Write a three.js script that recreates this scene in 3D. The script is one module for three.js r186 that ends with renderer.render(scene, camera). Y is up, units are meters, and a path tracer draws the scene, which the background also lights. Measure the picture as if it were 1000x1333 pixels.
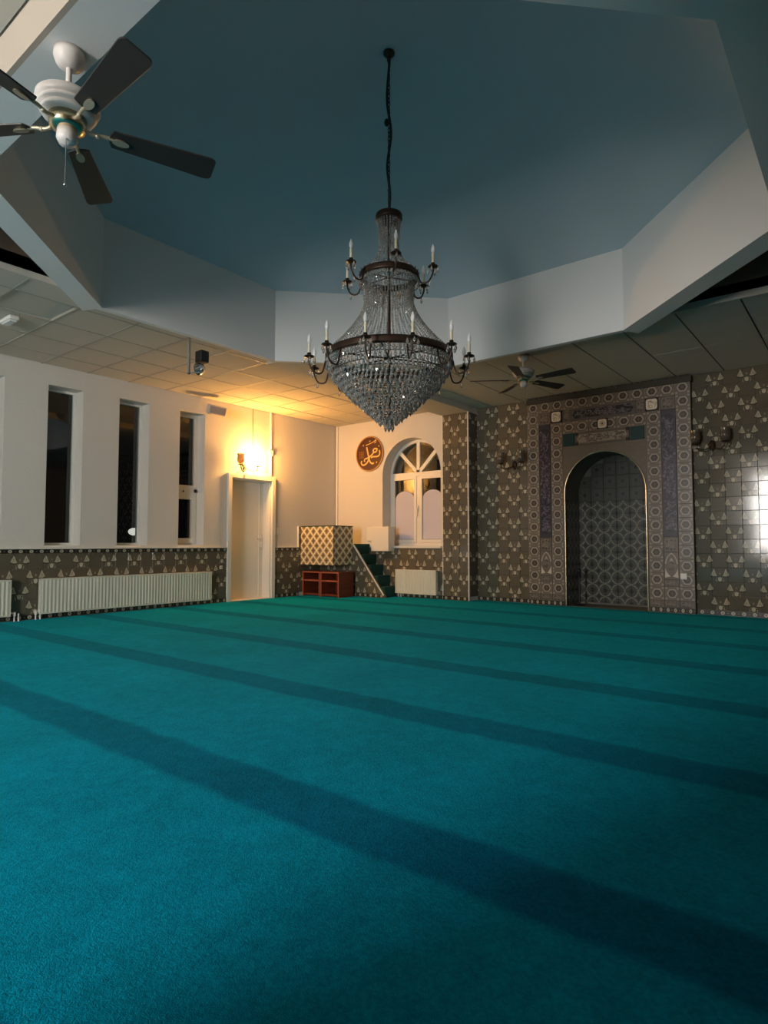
import * as THREE from 'three';
import { mergeGeometries } from 'three/addons/utils/BufferGeometryUtils.js';
import { RoundedBoxGeometry } from 'three/addons/geometries/RoundedBoxGeometry.js';
import { RectAreaLightUniformsLib } from 'three/addons/lights/RectAreaLightUniformsLib.js';
RectAreaLightUniformsLib.init();

// ---------------------------------------------------------------- camera, sky, large lights, exposure
const R = THREE.MathUtils.degToRad;
const scene = new THREE.Scene();
const camera = new THREE.PerspectiveCamera(79.1, 1000 / 1333, 0.05, 100);
camera.position.set(0, 1, 0);
camera.rotation.order = 'YXZ';
camera.rotation.set(R(2.944), R(38.38), 0);
scene.add(camera);
scene.background = new THREE.Color().setRGB(0.0006, 0.0008, 0.0012);      // night outside
const renderer = new THREE.WebGLRenderer({ antialias: true });
renderer.toneMapping = THREE.LinearToneMapping;
renderer.toneMappingExposure = 1.0;
renderer.shadowMap.enabled = true;

// lit hall window in the wall behind the viewer
const HALL = { x0: -3.3, x1: -1.7, y0: 0.7, y1: 3.5, z: 6.0 };
const hallLight = new THREE.RectAreaLight(new THREE.Color().setRGB(1, 0.96, 0.93), 34, HALL.x1 - HALL.x0, HALL.y1 - HALL.y0);
hallLight.position.set((HALL.x0 + HALL.x1) / 2, (HALL.y0 + HALL.y1) / 2, HALL.z + 0.1);
scene.add(hallLight);
const LAMP_CD = 11, LAMP_RGB = [1, 0.43, 0.085];                               // the lit wall sconce over the door

// ---------------------------------------------------------------- helpers
let seed = 7;
const rnd = () => { seed = (seed + 0x6d2b79f5) | 0; let t = Math.imul(seed ^ (seed >>> 15), 1 | seed); t = (t + Math.imul(t ^ (t >>> 7), 61 | t)) ^ t; return ((t ^ (t >>> 14)) >>> 0) / 4294967296; };
const used = {};
function numbered(n) { if (!(n in used)) { used[n] = 0; return n; } used[n]++; return n + '_' + String(used[n]).padStart(3, '0'); }
const flat = (g) => { const q = g.index ? g.toNonIndexed() : g; for (const k of Object.keys(q.attributes)) if (!['position', 'normal', 'uv'].includes(k)) q.deleteAttribute(k); return q; };
function merge(gs) { return gs.length === 1 ? gs[0] : mergeGeometries(gs.map(flat)); }
function obj(name, geos, mat, parent) {
  const m = new THREE.Mesh(merge(Array.isArray(geos) ? geos : [geos]), mat);
  m.castShadow = m.receiveShadow = true;
  m.name = parent ? name : numbered(name);
  (parent || scene).add(m);
  return m;
}
function tag(o, label, category, group) { Object.assign(o.userData, { label, category }); if (group) o.userData.group = group; return o; }
function thing(name, label, category, pos = [0, 0, 0], ry = 0, group) {
  const g = new THREE.Group(); g.name = numbered(name); g.position.set(...pos); g.rotation.y = ry; scene.add(g);
  return tag(g, label, category, group);
}
function struct(name, label, category, pos = [0, 0, 0], ry = 0) { const g = thing(name, label, category, pos, ry); g.userData.kind = 'structure'; return g; }
function sub(name, parent, x = 0, y = 0, z = 0) { const g = new THREE.Group(); g.name = name; g.position.set(x, y, z); parent.add(g); return g; }
// box given by its extents
function bx(x0, x1, y0, y1, z0, z1, r = 0) {
  const w = x1 - x0, h = y1 - y0, d = z1 - z0;
  const g = r ? new RoundedBoxGeometry(w, h, d, 2, Math.min(r, w / 2.01, h / 2.01, d / 2.01)) : new THREE.BoxGeometry(w, h, d);
  return g.translate((x0 + x1) / 2, (y0 + y1) / 2, (z0 + z1) / 2);
}
function cyl(r0, r1, h, x, y, z, n = 20) { return new THREE.CylinderGeometry(r1, r0, h, n).translate(x, y + h / 2, z); }
function tube(pts, r, n = 24, k = 8) { return new THREE.TubeGeometry(new THREE.CatmullRomCurve3(pts.map((p) => new THREE.Vector3(...p))), n, r, k); }
function rod(a, b, r, k = 8) {
  const A = new THREE.Vector3(...a), B = new THREE.Vector3(...b), d = B.clone().sub(A);
  const g = new THREE.CylinderGeometry(r, r, d.length(), k);
  g.applyQuaternion(new THREE.Quaternion().setFromUnitVectors(new THREE.Vector3(0, 1, 0), d.normalize()));
  return g.translate((A.x + B.x) / 2, (A.y + B.y) / 2, (A.z + B.z) / 2);
}
function lathe(pts, n = 32) { return new THREE.LatheGeometry(pts.map((p) => new THREE.Vector2(...p)), n); }
function poly(pts, holes = []) {
  const s = new THREE.Shape(pts.map((p) => new THREE.Vector2(...p)));
  for (const h of holes) s.holes.push(h instanceof THREE.Path ? h : new THREE.Path(h.map((p) => new THREE.Vector2(...p))));
  return s;
}
function ext(shape, depth, z = 0, curveSegments = 24) { return new THREE.ExtrudeGeometry(shape, { depth, bevelEnabled: false, curveSegments }).translate(0, 0, z); }
const rect = (x0, x1, y0, y1) => [[x0, y0], [x1, y0], [x1, y1], [x0, y1]];
// horizontal prism: plan polygon [x,z] between two heights
function prism(plan, y0, y1) { const g = new THREE.ExtrudeGeometry(poly(plan.map(([x, z]) => [x, -z])), { depth: y1 - y0, bevelEnabled: false }); g.rotateX(-Math.PI / 2); return g.translate(0, y0, 0); }
// chamfered tile, back on z=0, with a texture window
function tileGeo(w, h, d, u0 = 0, v0 = 0, u1 = 1, v1 = 1, c = 0.003) {
  const P = [], U = [], a = w / 2, b = h / 2;
  const uvOf = (x, y) => [u0 + (u1 - u0) * (x / w + 0.5), v0 + (v1 - v0) * (y / h + 0.5)];
  const quad = (...q) => { for (const i of [0, 1, 2, 0, 2, 3]) { P.push(...q[i]); U.push(...uvOf(q[i][0], q[i][1])); } };
  const o = [[-a, -b], [a, -b], [a, b], [-a, b]], n = [[-a + c, -b + c], [a - c, -b + c], [a - c, b - c], [-a + c, b - c]];
  quad(...n.map((p) => [...p, d]));
  for (let i = 0; i < 4; i++) {
    const j = (i + 1) % 4;
    quad([...o[i], d - c], [...o[j], d - c], [...n[j], d], [...n[i], d]);
    quad([...o[i], 0], [...o[j], 0], [...o[j], d - c], [...o[i], d - c]);
  }
  const g = new THREE.BufferGeometry();
  g.setAttribute('position', new THREE.Float32BufferAttribute(P, 3));
  g.setAttribute('uv', new THREE.Float32BufferAttribute(U, 2));
  g.computeVertexNormals();
  return g;
}

// ---------------------------------------------------------------- textures
function canvas(w, h, draw) {
  const c = document.createElement('canvas'); c.width = w; c.height = h;
  const g = c.getContext('2d'); draw(g, w, h);
  const t = new THREE.CanvasTexture(c); t.colorSpace = THREE.SRGBColorSpace; t.wrapS = t.wrapT = THREE.RepeatWrapping; t.magFilter = THREE.LinearFilter; t.anisotropy = 4;
  return t;
}
function speckle(g, w, h, n, cols, r = 1.4) { for (let i = 0; i < n; i++) { g.fillStyle = cols[Math.floor(rnd() * cols.length)]; g.fillRect(rnd() * w, rnd() * h, 0.5 + rnd() * r, 0.5 + rnd() * r); } }
function gray(n, fn) {
  const d = new Uint8Array(n * n * 4);
  for (let y = 0; y < n; y++) for (let x = 0; x < n; x++) { const v = Math.max(0, Math.min(255, fn(x, y) * 255)), i = 4 * (y * n + x); d[i] = d[i + 1] = d[i + 2] = v; d[i + 3] = 255; }
  const t = new THREE.DataTexture(d, n, n); t.magFilter = THREE.LinearFilter; t.wrapS = t.wrapT = THREE.RepeatWrapping; t.needsUpdate = true; return t;
}
// tileable value noise
function noiseFn(period, s0) {
  const N = period, v = []; seed = s0; for (let i = 0; i < N * N; i++) v.push(rnd());
  const sm = (t) => t * t * (3 - 2 * t);
  return (x, y) => { const xi = Math.floor(x), yi = Math.floor(y), fx = sm(x - xi), fy = sm(y - yi), g = (a, b) => v[((b % N + N) % N) * N + ((a % N + N) % N)];
    return (g(xi, yi) * (1 - fx) + g(xi + 1, yi) * fx) * (1 - fy) + (g(xi, yi + 1) * (1 - fx) + g(xi + 1, yi + 1) * fx) * fy; };
}
const nz = noiseFn(64, 11);

// carpet: 16.8 m square map, rows of the prayer carpet run along x
const FLOOR = { x0: -9, x1: 7.8, z0: -10.4, z1: 6.4 };
const STRIPE0 = -1.72, STRIPE = 1.31, STRIPE_W = 0.29;
const carpetTex = (() => {
  const n = 2048, d = new Uint8Array(n * n * 4), s = 16.8 / n;
  for (let j = 0; j < n; j++) for (let i = 0; i < n; i++) {
    const x = FLOOR.x0 + i * s, z = FLOOR.z1 - j * s;
    const wob = (nz(x * 6, z * 3) - 0.5) * 0.03;
    let q = (z + wob - STRIPE0) / STRIPE; q = Math.abs(q - Math.round(q)) * STRIPE;
    const k = 1 - THREE.MathUtils.smoothstep(q, STRIPE_W / 2 - 0.03, STRIPE_W / 2 + 0.03);
    const m = 0.90 + 0.10 * nz(x * 2.3, z * 2.3) + 0.09 * (nz(x * 17, z * 17) - 0.5) + 0.18 * (rnd() - 0.5);
    const e = 4 * (j * n + i);
    d[e] = 4 * m; d[e + 1] = (143 * (1 - k) + 104 * k) * m; d[e + 2] = (176 * (1 - k) + 140 * k) * m; d[e + 3] = 255;
  }
  const t = new THREE.DataTexture(d, n, n); t.colorSpace = THREE.SRGBColorSpace; t.magFilter = THREE.LinearFilter; t.needsUpdate = true; return t;
})();
const pileTex = gray(256, (x, y) => 0.35 * nz(x / 4, y / 4) + 0.65 * rnd()); pileTex.repeat.set(40, 40);
const plasterBump = gray(256, (x, y) => 0.5 * nz(x / 4, y / 4) + 0.5 * rnd()); plasterBump.repeat.set(1.5, 1.5);

const GROUND = '#6d6658', PALE = '#cbc1aa', MID = '#a1977f', DARK = '#38342d';
const floralTex = canvas(512, 512, (g, w, h) => {
  g.fillStyle = GROUND; g.fillRect(0, 0, w, h);
  speckle(g, w, h, 6000, ['#746d5f', '#655e51', '#79705f'], 2);
  const node = (cx, cy) => {
    g.save(); g.translate(cx, cy); g.lineCap = 'round';
    // ogee band
    g.strokeStyle = '#857c6a'; g.lineWidth = 16;
    for (const s of [-1, 1]) { g.beginPath(); g.moveTo(0, 40); g.bezierCurveTo(s * 40, 120, s * 200, 150, s * 256, 256); g.stroke(); }
    g.strokeStyle = DARK; g.lineWidth = 5;
    for (const s of [-1, 1]) { g.beginPath(); g.moveTo(s * 12, 48); g.bezierCurveTo(s * 52, 110, s * 190, 140, s * 240, 236); g.stroke(); }
    // swirls above and below
    g.strokeStyle = MID; g.lineWidth = 9;
    for (const s of [-1, 1]) { g.beginPath(); g.arc(s * 34, 78, 26, Math.PI * (s > 0 ? 0.8 : 0.2), Math.PI * (s > 0 ? 2.3 : -1.3), s < 0); g.stroke(); }
    g.strokeStyle = PALE; g.lineWidth = 7;
    for (const s of [-1, 1]) { g.beginPath(); g.moveTo(s * 8, 60); g.bezierCurveTo(s * 60, 62, s * 74, 104, s * 48, 132); g.stroke(); }
    // two bell flowers
    for (const s of [-1, 1]) {
      g.fillStyle = PALE; g.beginPath(); g.moveTo(s * 100, -112); g.bezierCurveTo(s * 104, -60, s * 150, -30, s * 144, 14);
      g.quadraticCurveTo(s * 96, 40, s * 44, 22); g.bezierCurveTo(s * 72, -20, s * 78, -70, s * 100, -112); g.fill();
      g.strokeStyle = DARK; g.lineWidth = 9; g.beginPath(); g.moveTo(s * 150, 22); g.quadraticCurveTo(s * 96, 52, s * 46, 32); g.stroke();
      g.strokeStyle = '#8f846e'; g.lineWidth = 5; for (const k of [78, 100, 122]) { g.beginPath(); g.moveTo(s * 100, -50); g.lineTo(s * k, 16); g.stroke(); }
    }
    // bud
    g.fillStyle = '#d6ccb5'; g.beginPath(); g.ellipse(0, 84, 32, 40, 0, 0, 7); g.fill();
    g.fillStyle = MID; g.beginPath(); g.ellipse(0, -20, 14, 20, 0, 0, 7); g.fill();
    g.fillStyle = DARK; for (const s of [-1, 1]) { g.beginPath(); g.arc(s * 46, 78, 11, 0, 7); g.fill(); }
    g.restore();
  };
  for (const [cx, cy] of [[128, 128], [384, 384]]) for (const dx of [-512, 0, 512]) for (const dy of [-512, 0, 512]) node(cx + dx, cy + dy);
});
const borderTex = canvas(256, 64, (g, w, h) => {
  g.fillStyle = '#25221d'; g.fillRect(0, 0, w, h);
  g.fillStyle = '#5d564a'; g.fillRect(0, 0, w, 7); g.fillRect(0, h - 7, w, 7);
  for (let i = 0; i < 2; i++) { g.fillStyle = '#b9b09c'; g.beginPath(); g.ellipse(64 + i * 128, 32, 26, 22, 0, 0, 7); g.fill(); g.fillStyle = '#4a443a'; g.beginPath(); g.arc(64 + i * 128, 32, 8, 0, 7); g.fill();
    g.fillStyle = '#6d6658'; g.beginPath(); g.arc(i * 128, 32, 9, 0, 7); g.fill(); g.beginPath(); g.arc(i * 128 + 128, 32, 9, 0, 7); g.fill(); }
});
const ringTex = canvas(256, 256, (g, w, h) => {
  g.fillStyle = '#7d7266'; g.fillRect(0, 0, w, h); speckle(g, w, h, 2500, ['#877c70', '#72685d'], 2);
  g.strokeStyle = '#b5a999'; g.lineWidth = 5; g.strokeRect(6, 6, w - 12, h - 12);
  g.fillStyle = '#b3a797'; for (const [x, y] of [[30, 30], [226, 30], [30, 226], [226, 226]]) { g.beginPath(); g.moveTo(x, y - 26); g.lineTo(x + 26, y); g.lineTo(x, y + 26); g.lineTo(x - 26, y); g.fill(); }
  g.strokeStyle = '#c6baaa'; g.lineWidth = 20; g.beginPath();
  for (let i = 0; i <= 6; i++) { const a = i * Math.PI / 3; g.lineTo(128 + 84 * Math.cos(a), 128 + 84 * Math.sin(a)); } g.stroke();
  g.fillStyle = '#4b4036'; g.beginPath(); g.arc(128, 128, 58, 0, 7); g.fill();
  g.strokeStyle = '#8a7d6d'; g.lineWidth = 6; for (let i = 0; i < 6; i++) { const a = i * Math.PI / 3 + 0.5; g.beginPath(); g.moveTo(128, 128); g.lineTo(128 + 40 * Math.cos(a), 128 + 40 * Math.sin(a)); g.stroke(); }
});
const latticeTex = (bg, line, line2, dot) => canvas(256, 256, (g, w, h) => {
  g.fillStyle = bg; g.fillRect(0, 0, w, h); g.lineWidth = 18;
  const net = (off, col, lw) => { g.strokeStyle = col; g.lineWidth = lw; for (let k = -3; k <= 3; k++) for (const s of [-1, 1]) { g.beginPath(); g.moveTo(-64, s * -192 + 128 + k * 256 + off); g.lineTo(320, s * 192 + 128 + k * 256 + off); g.stroke(); } };
  net(-30, line2, 12); net(30, line2, 12); net(0, line, 20);
  g.fillStyle = dot; for (const [x, y] of [[128, 0], [128, 256], [0, 128], [256, 128]]) { g.beginPath(); g.moveTo(x, y - 34); g.lineTo(x + 34, y); g.lineTo(x, y + 34); g.lineTo(x - 34, y); g.fill(); }
});
const pulpitTex = latticeTex('#857455', '#efe3c6', '#d8caa8', '#5a4b34');
const nicheTex = canvas(256, 256, (g, w, h) => {
  g.fillStyle = '#4c4d44'; g.fillRect(0, 0, w, h); speckle(g, w, h, 2500, ['#55564c', '#43443c'], 2);
  g.strokeStyle = '#a3a08f'; g.lineWidth = 15; g.beginPath(); g.arc(0, 0, 118, 0, 7); g.stroke(); g.beginPath(); g.arc(256, 0, 118, 0, 7); g.stroke(); g.beginPath(); g.arc(0, 256, 118, 0, 7); g.stroke(); g.beginPath(); g.arc(256, 256, 118, 0, 7); g.stroke();
  g.strokeStyle = '#7d7b6c'; g.lineWidth = 9; g.beginPath(); g.moveTo(128, 20); g.lineTo(236, 128); g.lineTo(128, 236); g.lineTo(20, 128); g.closePath(); g.stroke();
  g.fillStyle = '#26271f'; g.beginPath(); g.arc(128, 128, 34, 0, 7); g.fill(); for (const [x, y] of [[0, 0], [256, 0], [0, 256], [256, 256]]) { g.beginPath(); g.arc(x, y, 42, 0, 7); g.fill(); }
});
const nicheTopTex = canvas(256, 256, (g, w, h) => {
  g.fillStyle = '#4c4d44'; g.fillRect(0, 0, w, h); speckle(g, w, h, 2500, ['#55564c', '#43443c'], 2);
  g.strokeStyle = '#6d6d60'; g.lineWidth = 6; for (let i = 0; i < 6; i++) { const a = i * Math.PI / 3; g.beginPath(); g.moveTo(128 + 50 * Math.cos(a), 128 + 50 * Math.sin(a)); g.lineTo(128 + 120 * Math.cos(a), 128 + 120 * Math.sin(a)); g.stroke(); }
  g.fillStyle = '#191a16'; g.beginPath(); g.arc(128, 128, 40, 0, 7); g.fill();
  g.strokeStyle = '#77776a'; g.lineWidth = 5; g.beginPath(); g.arc(128, 128, 50, 0, 7); g.stroke();
});
function script(g, x0, y0, x1, y1, col, n, lw) {        // dense interlaced calligraphic strokes inside a panel
  g.strokeStyle = col; g.lineCap = 'round';
  for (let i = 0; i < n; i++) {
    const x = x0 + rnd() * (x1 - x0), y = y0 + rnd() * (y1 - y0), s = 14 + rnd() * 26, a = rnd() * 6.28;
    g.lineWidth = lw * (0.6 + rnd() * 0.8); g.beginPath(); g.moveTo(x, y);
    g.bezierCurveTo(x + s * Math.cos(a), y + s * Math.sin(a), x + s * Math.cos(a + 1.6), y + s * Math.sin(a + 1.6), Math.min(x1, Math.max(x0, x + 1.3 * s * Math.cos(a + 1.1))), Math.min(y1, Math.max(y0, y + 1.3 * s * Math.sin(a + 1.1)))); g.stroke();
  }
}
const purpleTex = canvas(128, 1024, (g, w, h) => {
  g.fillStyle = '#4a4150'; g.fillRect(0, 0, w, h); speckle(g, w, h, 5000, ['#544a5a', '#403747'], 2);
  g.fillStyle = '#2d2536'; g.beginPath(); g.moveTo(16, 60); g.quadraticCurveTo(64, 8, 112, 60); g.lineTo(112, 964); g.quadraticCurveTo(64, 1016, 16, 964); g.fill();
  script(g, 24, 60, 104, 960, '#9a92a0', 130, 5); script(g, 24, 60, 104, 960, '#6f6678', 60, 4);
});
const cartoucheTex = (bg, fieldCol, ink, ends) => canvas(512, 128, (g, w, h) => {
  g.fillStyle = bg; g.fillRect(0, 0, w, h); g.fillStyle = fieldCol; g.beginPath();
  g.moveTo(12, 64); g.quadraticCurveTo(30, 52, 36, 22); g.lineTo(476, 22); g.quadraticCurveTo(482, 52, 500, 64); g.quadraticCurveTo(482, 76, 476, 106); g.lineTo(36, 106); g.quadraticCurveTo(30, 76, 12, 64); g.fill();
  script(g, 44, 32, 468, 96, ink, 70, 6);
  if (ends) { g.fillStyle = ends; for (const x of [0, 482]) { g.fillRect(x, 0, 30, 30); g.fillRect(x, 98, 30, 30); } }
});
const blackCartTex = cartoucheTex('#5d5450', '#221d21', '#6f6769'), paleCartTex = cartoucheTex('#6e6358', '#a59b8c', '#5d5247', '#201c19');
const squareTex = (petal) => canvas(128, 128, (g, w, h) => {
  g.fillStyle = '#2a221d'; g.fillRect(0, 0, w, h); g.fillStyle = '#ded6c2'; g.beginPath(); g.roundRect ? g.roundRect(12, 12, 104, 104, 22) : g.rect(12, 12, 104, 104); g.fill();
  if (petal) { g.fillStyle = '#b09a84'; for (let i = 0; i < 8; i++) { const a = i * Math.PI / 4; g.beginPath(); g.ellipse(64 + 26 * Math.cos(a), 64 + 26 * Math.sin(a), 12, 6, a, 0, 7); g.fill(); } g.fillStyle = '#6b4a3a'; g.beginPath(); g.arc(64, 64, 12, 0, 7); g.fill(); }
  else { script(g, 32, 32, 96, 96, '#a99a7c', 14, 5); }
});
const sqA = squareTex(false), sqB = squareTex(true);
const tulipTex = canvas(128, 256, (g, w, h) => {
  g.fillStyle = '#7a6f63'; g.fillRect(0, 0, w, h); speckle(g, w, h, 1500, ['#84796d', '#6f6559'], 2);
  g.strokeStyle = '#c9beae'; g.lineWidth = 10; g.beginPath(); g.moveTo(14, 110); g.quadraticCurveTo(20, 40, 64, 10); g.quadraticCurveTo(108, 40, 114, 110); g.stroke();
  g.fillStyle = '#c9beae'; g.beginPath(); g.moveTo(64, 50); g.lineTo(86, 92); g.lineTo(64, 78); g.lineTo(42, 92); g.fill();
  g.fillStyle = '#5a4f44'; g.beginPath(); g.ellipse(64, 132, 34, 40, 0, 0, 7); g.fill(); script(g, 40, 100, 90, 165, '#8f8475', 16, 4);
  g.fillStyle = '#e3d9c6'; for (const s of [-1, 1]) { g.beginPath(); g.moveTo(64 + s * 54, 150); g.lineTo(64 + s * 58, 240); g.lineTo(64 + s * 8, 226); g.quadraticCurveTo(64 + s * 40, 200, 64 + s * 54, 150); g.fill(); }
});
const sprigTex = canvas(128, 128, (g, w, h) => {
  g.fillStyle = '#7a6f63'; g.fillRect(0, 0, w, h); speckle(g, w, h, 900, ['#84796d', '#6f6559'], 2);
  g.fillStyle = '#41372f'; for (const [x, y] of [[30, 34], [64, 26], [98, 34], [46, 66], [82, 66], [30, 98], [64, 104], [98, 98]]) { g.beginPath(); g.arc(x, y, 9, 0, 7); g.fill(); }
  script(g, 12, 12, 116, 116, '#a4998a', 14, 4);
});
const spandrelTex = canvas(512, 512, (g, w, h) => { g.fillStyle = '#7b7063'; g.fillRect(0, 0, w, h); speckle(g, w, h, 9000, ['#83786b', '#73685c', '#8a7e70'], 3); script(g, 0, 0, 512, 512, '#85796b', 150, 4); });
const roundelTex = canvas(512, 512, (g, w, h) => {
  g.fillStyle = '#c08a3c'; g.fillRect(0, 0, w, h); g.fillStyle = '#4a1d0c'; g.beginPath(); g.arc(256, 256, 246, 0, 7); g.fill();
  const X = (x) => 256 + (x - 262) * 2.27, Y = (y) => 256 + (y - 318) * 1.78; g.strokeStyle = '#e8bd72'; g.lineCap = 'round'; g.lineJoin = 'round';
  const st = (lw, ...p) => { g.lineWidth = lw; g.beginPath(); g.moveTo(X(p[0][0]), Y(p[0][1])); for (let i = 1; i + 2 < p.length + 0 || i < p.length; i += 3) g.bezierCurveTo(X(p[i][0]), Y(p[i][1]), X(p[i + 1][0]), Y(p[i + 1][1]), X(p[i + 2][0]), Y(p[i + 2][1])); g.stroke(); };
  st(25, [240, 266], [246, 300], [256, 340], [262, 372], [268, 392], [282, 408], [296, 400]);
  st(24, [262, 346], [252, 392], [226, 414], [206, 408], [192, 400], [190, 386], [196, 376]);
  st(23, [326, 284], [300, 272], [284, 296], [300, 308], [318, 316], [330, 296], [324, 284]);
  st(23, [300, 308], [286, 330], [268, 344], [240, 356]);
  st(22, [346, 302], [352, 322], [350, 338], [334, 346], [310, 352], [290, 340], [278, 352]);
  st(20, [240, 356], [226, 352], [214, 366], [222, 378]);
  st(12, [232, 244], [262, 236], [296, 228], [314, 208]); st(12, [314, 208], [322, 216], [320, 228], [304, 232]);
  st(8, [205, 244], [212, 234], [216, 240], [210, 250]); st(8, [262, 214], [268, 206], [272, 212], [266, 218]); st(9, [320, 398], [322, 388], [326, 388], [324, 400]); st(8, [338, 260], [346, 256], [346, 264], [340, 268]);
  g.strokeStyle = '#a8753a'; for (let i = 0; i < 4; i++) st(5, [176, 300 + i * 16], [186, 290 + i * 16], [200, 312 + i * 12], [214, 296 + i * 16]);
  for (let i = 0; i < 3; i++) st(5, [180 + i * 14, 292], [176 + i * 14, 312], [186 + i * 14, 330], [180 + i * 14, 352]);
});
const woodTex = canvas(256, 256, (g, w, h) => { g.fillStyle = '#6b2f1c'; g.fillRect(0, 0, w, h); for (let i = 0; i < 220; i++) { g.strokeStyle = ['#7a3722', '#5c2716', '#733320'][i % 3]; g.lineWidth = 0.6 + rnd() * 1.6; const y = rnd() * h; g.beginPath(); g.moveTo(0, y); g.bezierCurveTo(80, y + 6 * rnd(), 170, y - 6 * rnd(), 256, y); g.stroke(); } });

// ---------------------------------------------------------------- materials
const lin = (r, g, b) => new THREE.Color().setRGB(r, g, b);
const std = (c, rough = 0.6, o = {}) => new THREE.MeshStandardMaterial({ color: Array.isArray(c) ? lin(...c) : new THREE.Color(c), roughness: rough, ...o });
const M = {
  plaster: std([0.68, 0.65, 0.6], 0.9, { bumpMap: plasterBump, bumpScale: 0.002 }),
  dome: std([0.52, 0.62, 0.68], 0.9), drum: std([0.82, 0.81, 0.79], 0.85), panel: std([0.6, 0.56, 0.48], 0.92, { bumpMap: plasterBump, bumpScale: 0.001 }), bar: std([0.42, 0.39, 0.33], 0.6),
  carpet: new THREE.MeshPhysicalMaterial({ color: lin(1, 1, 1), roughness: 1, specularIntensity: 0.05, sheen: 0.6, sheenColor: lin(0.03, 0.55, 0.48), sheenRoughness: 0.5, map: carpetTex, bumpMap: pileTex, bumpScale: 0.003 }),
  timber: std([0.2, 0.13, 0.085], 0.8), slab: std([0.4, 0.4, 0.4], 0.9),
  floral: std([0.8, 0.79, 0.77], 0.09, { map: floralTex }), border: std([1, 1, 1], 0.3, { map: borderTex }), grout: std([0.16, 0.15, 0.13], 0.9),
  ring: std([0.72, 0.72, 0.72], 0.3, { map: ringTex }), niche: std([0.72, 0.72, 0.72], 0.35, { map: nicheTex }), nicheTop: std([0.72, 0.72, 0.72], 0.35, { map: nicheTopTex }),
  purple: std([0.5, 0.48, 0.52], 0.35, { map: purpleTex }), blackCart: std([1, 1, 1], 0.35, { map: blackCartTex }), paleCart: std([0.8, 0.8, 0.8], 0.35, { map: paleCartTex }),
  sqA: std([1, 1, 1], 0.3, { map: sqA }), sqB: std([1, 1, 1], 0.3, { map: sqB }), teal: std([0.004, 0.042, 0.043], 0.3), tulip: std([0.75, 0.75, 0.75], 0.3, { map: tulipTex }), sprig: std([0.7, 0.7, 0.7], 0.3, { map: sprigTex }), spandrel: std([0.7, 0.7, 0.7], 0.5, { map: spandrelTex }),
  brass: std([0.75, 0.62, 0.4], 0.25, { metalness: 1 }), bronze: std([0.06, 0.035, 0.022], 0.4, { metalness: 0.6 }), chrome: std([0.7, 0.7, 0.7], 0.2, { metalness: 1 }),
  white: std([0.76, 0.74, 0.68], 0.45), frame: std([0.78, 0.76, 0.7], 0.4), radiator: std([0.66, 0.66, 0.56], 0.4), plastic: std([0.8, 0.78, 0.74], 0.4),
  black: std([0.012, 0.012, 0.012], 0.5), greyPlastic: std([0.25, 0.24, 0.23], 0.5), speaker: std([0.55, 0.52, 0.5], 0.6),
  glass: new THREE.MeshPhysicalMaterial({ color: lin(0.92, 0.95, 0.95), roughness: 0.02, transmission: 1, thickness: 0, ior: 1.5 }),
  frosted: new THREE.MeshPhysicalMaterial({ color: lin(0.74, 0.72, 0.84), roughness: 0.7, transmission: 0.25, thickness: 0 }),
  crystal: new THREE.MeshPhysicalMaterial({ color: lin(0.9, 0.87, 0.83), roughness: 0.03, transmission: 0.88, thickness: 0.01, ior: 1.6, specularIntensity: 1 }),
  bulb: new THREE.MeshPhysicalMaterial({ color: lin(0.97, 0.97, 0.97), roughness: 0.12, transmission: 0.35, thickness: 0, ior: 1.5 }),
  ivory: std([0.75, 0.68, 0.5], 0.5), blade: std([0.035, 0.027, 0.022], 0.45), bladeTop: std([0.5, 0.48, 0.46], 0.5),
  fanWhite: std([0.72, 0.66, 0.62], 0.4), stairGreen: std([0.004, 0.05, 0.04], 0.95), wood: std([1, 1, 1], 0.55, { map: woodTex }), woodFace: std([0.34, 0.09, 0.05], 0.5),
  roundel: std([1, 1, 1], 0.5, { map: roundelTex }), gold: std([0.5, 0.28, 0.1], 0.4, { metalness: 0.4 }), pulpit: std([1, 1, 1], 0.45, { map: pulpitTex }),
  shade: new THREE.MeshPhysicalMaterial({ color: lin(0.55, 0.48, 0.38), roughness: 0.12, transmission: 0.85, thickness: 0, ior: 1.5 }),
  lit: new THREE.MeshStandardMaterial({ color: lin(0.9, 0.8, 0.6), emissive: lin(1, 0.72, 0.3), emissiveIntensity: 14, roughness: 0.5 }),
  hall: new THREE.MeshStandardMaterial({ color: lin(0.8, 0.78, 0.7), emissive: lin(1, 0.86, 0.64), emissiveIntensity: 3.2, roughness: 0.6 }),
  yard: new THREE.MeshStandardMaterial({ color: lin(0.8, 0.8, 0.8), emissive: lin(1, 0.95, 0.85), emissiveIntensity: 0.7, roughness: 0.6 }),
};
M.grilleCloth = std([0.42, 0.34, 0.3], 0.8); M.bracketBrass = std([0.5, 0.42, 0.3], 0.4, { metalness: 0.5 }); M.flex = std([0.02, 0.03, 0.032], 0.6); M.addedFascia = std([0.5, 0.42, 0.34], 0.7); M.cornice = std([0.035, 0.033, 0.024], 0.7);

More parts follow.
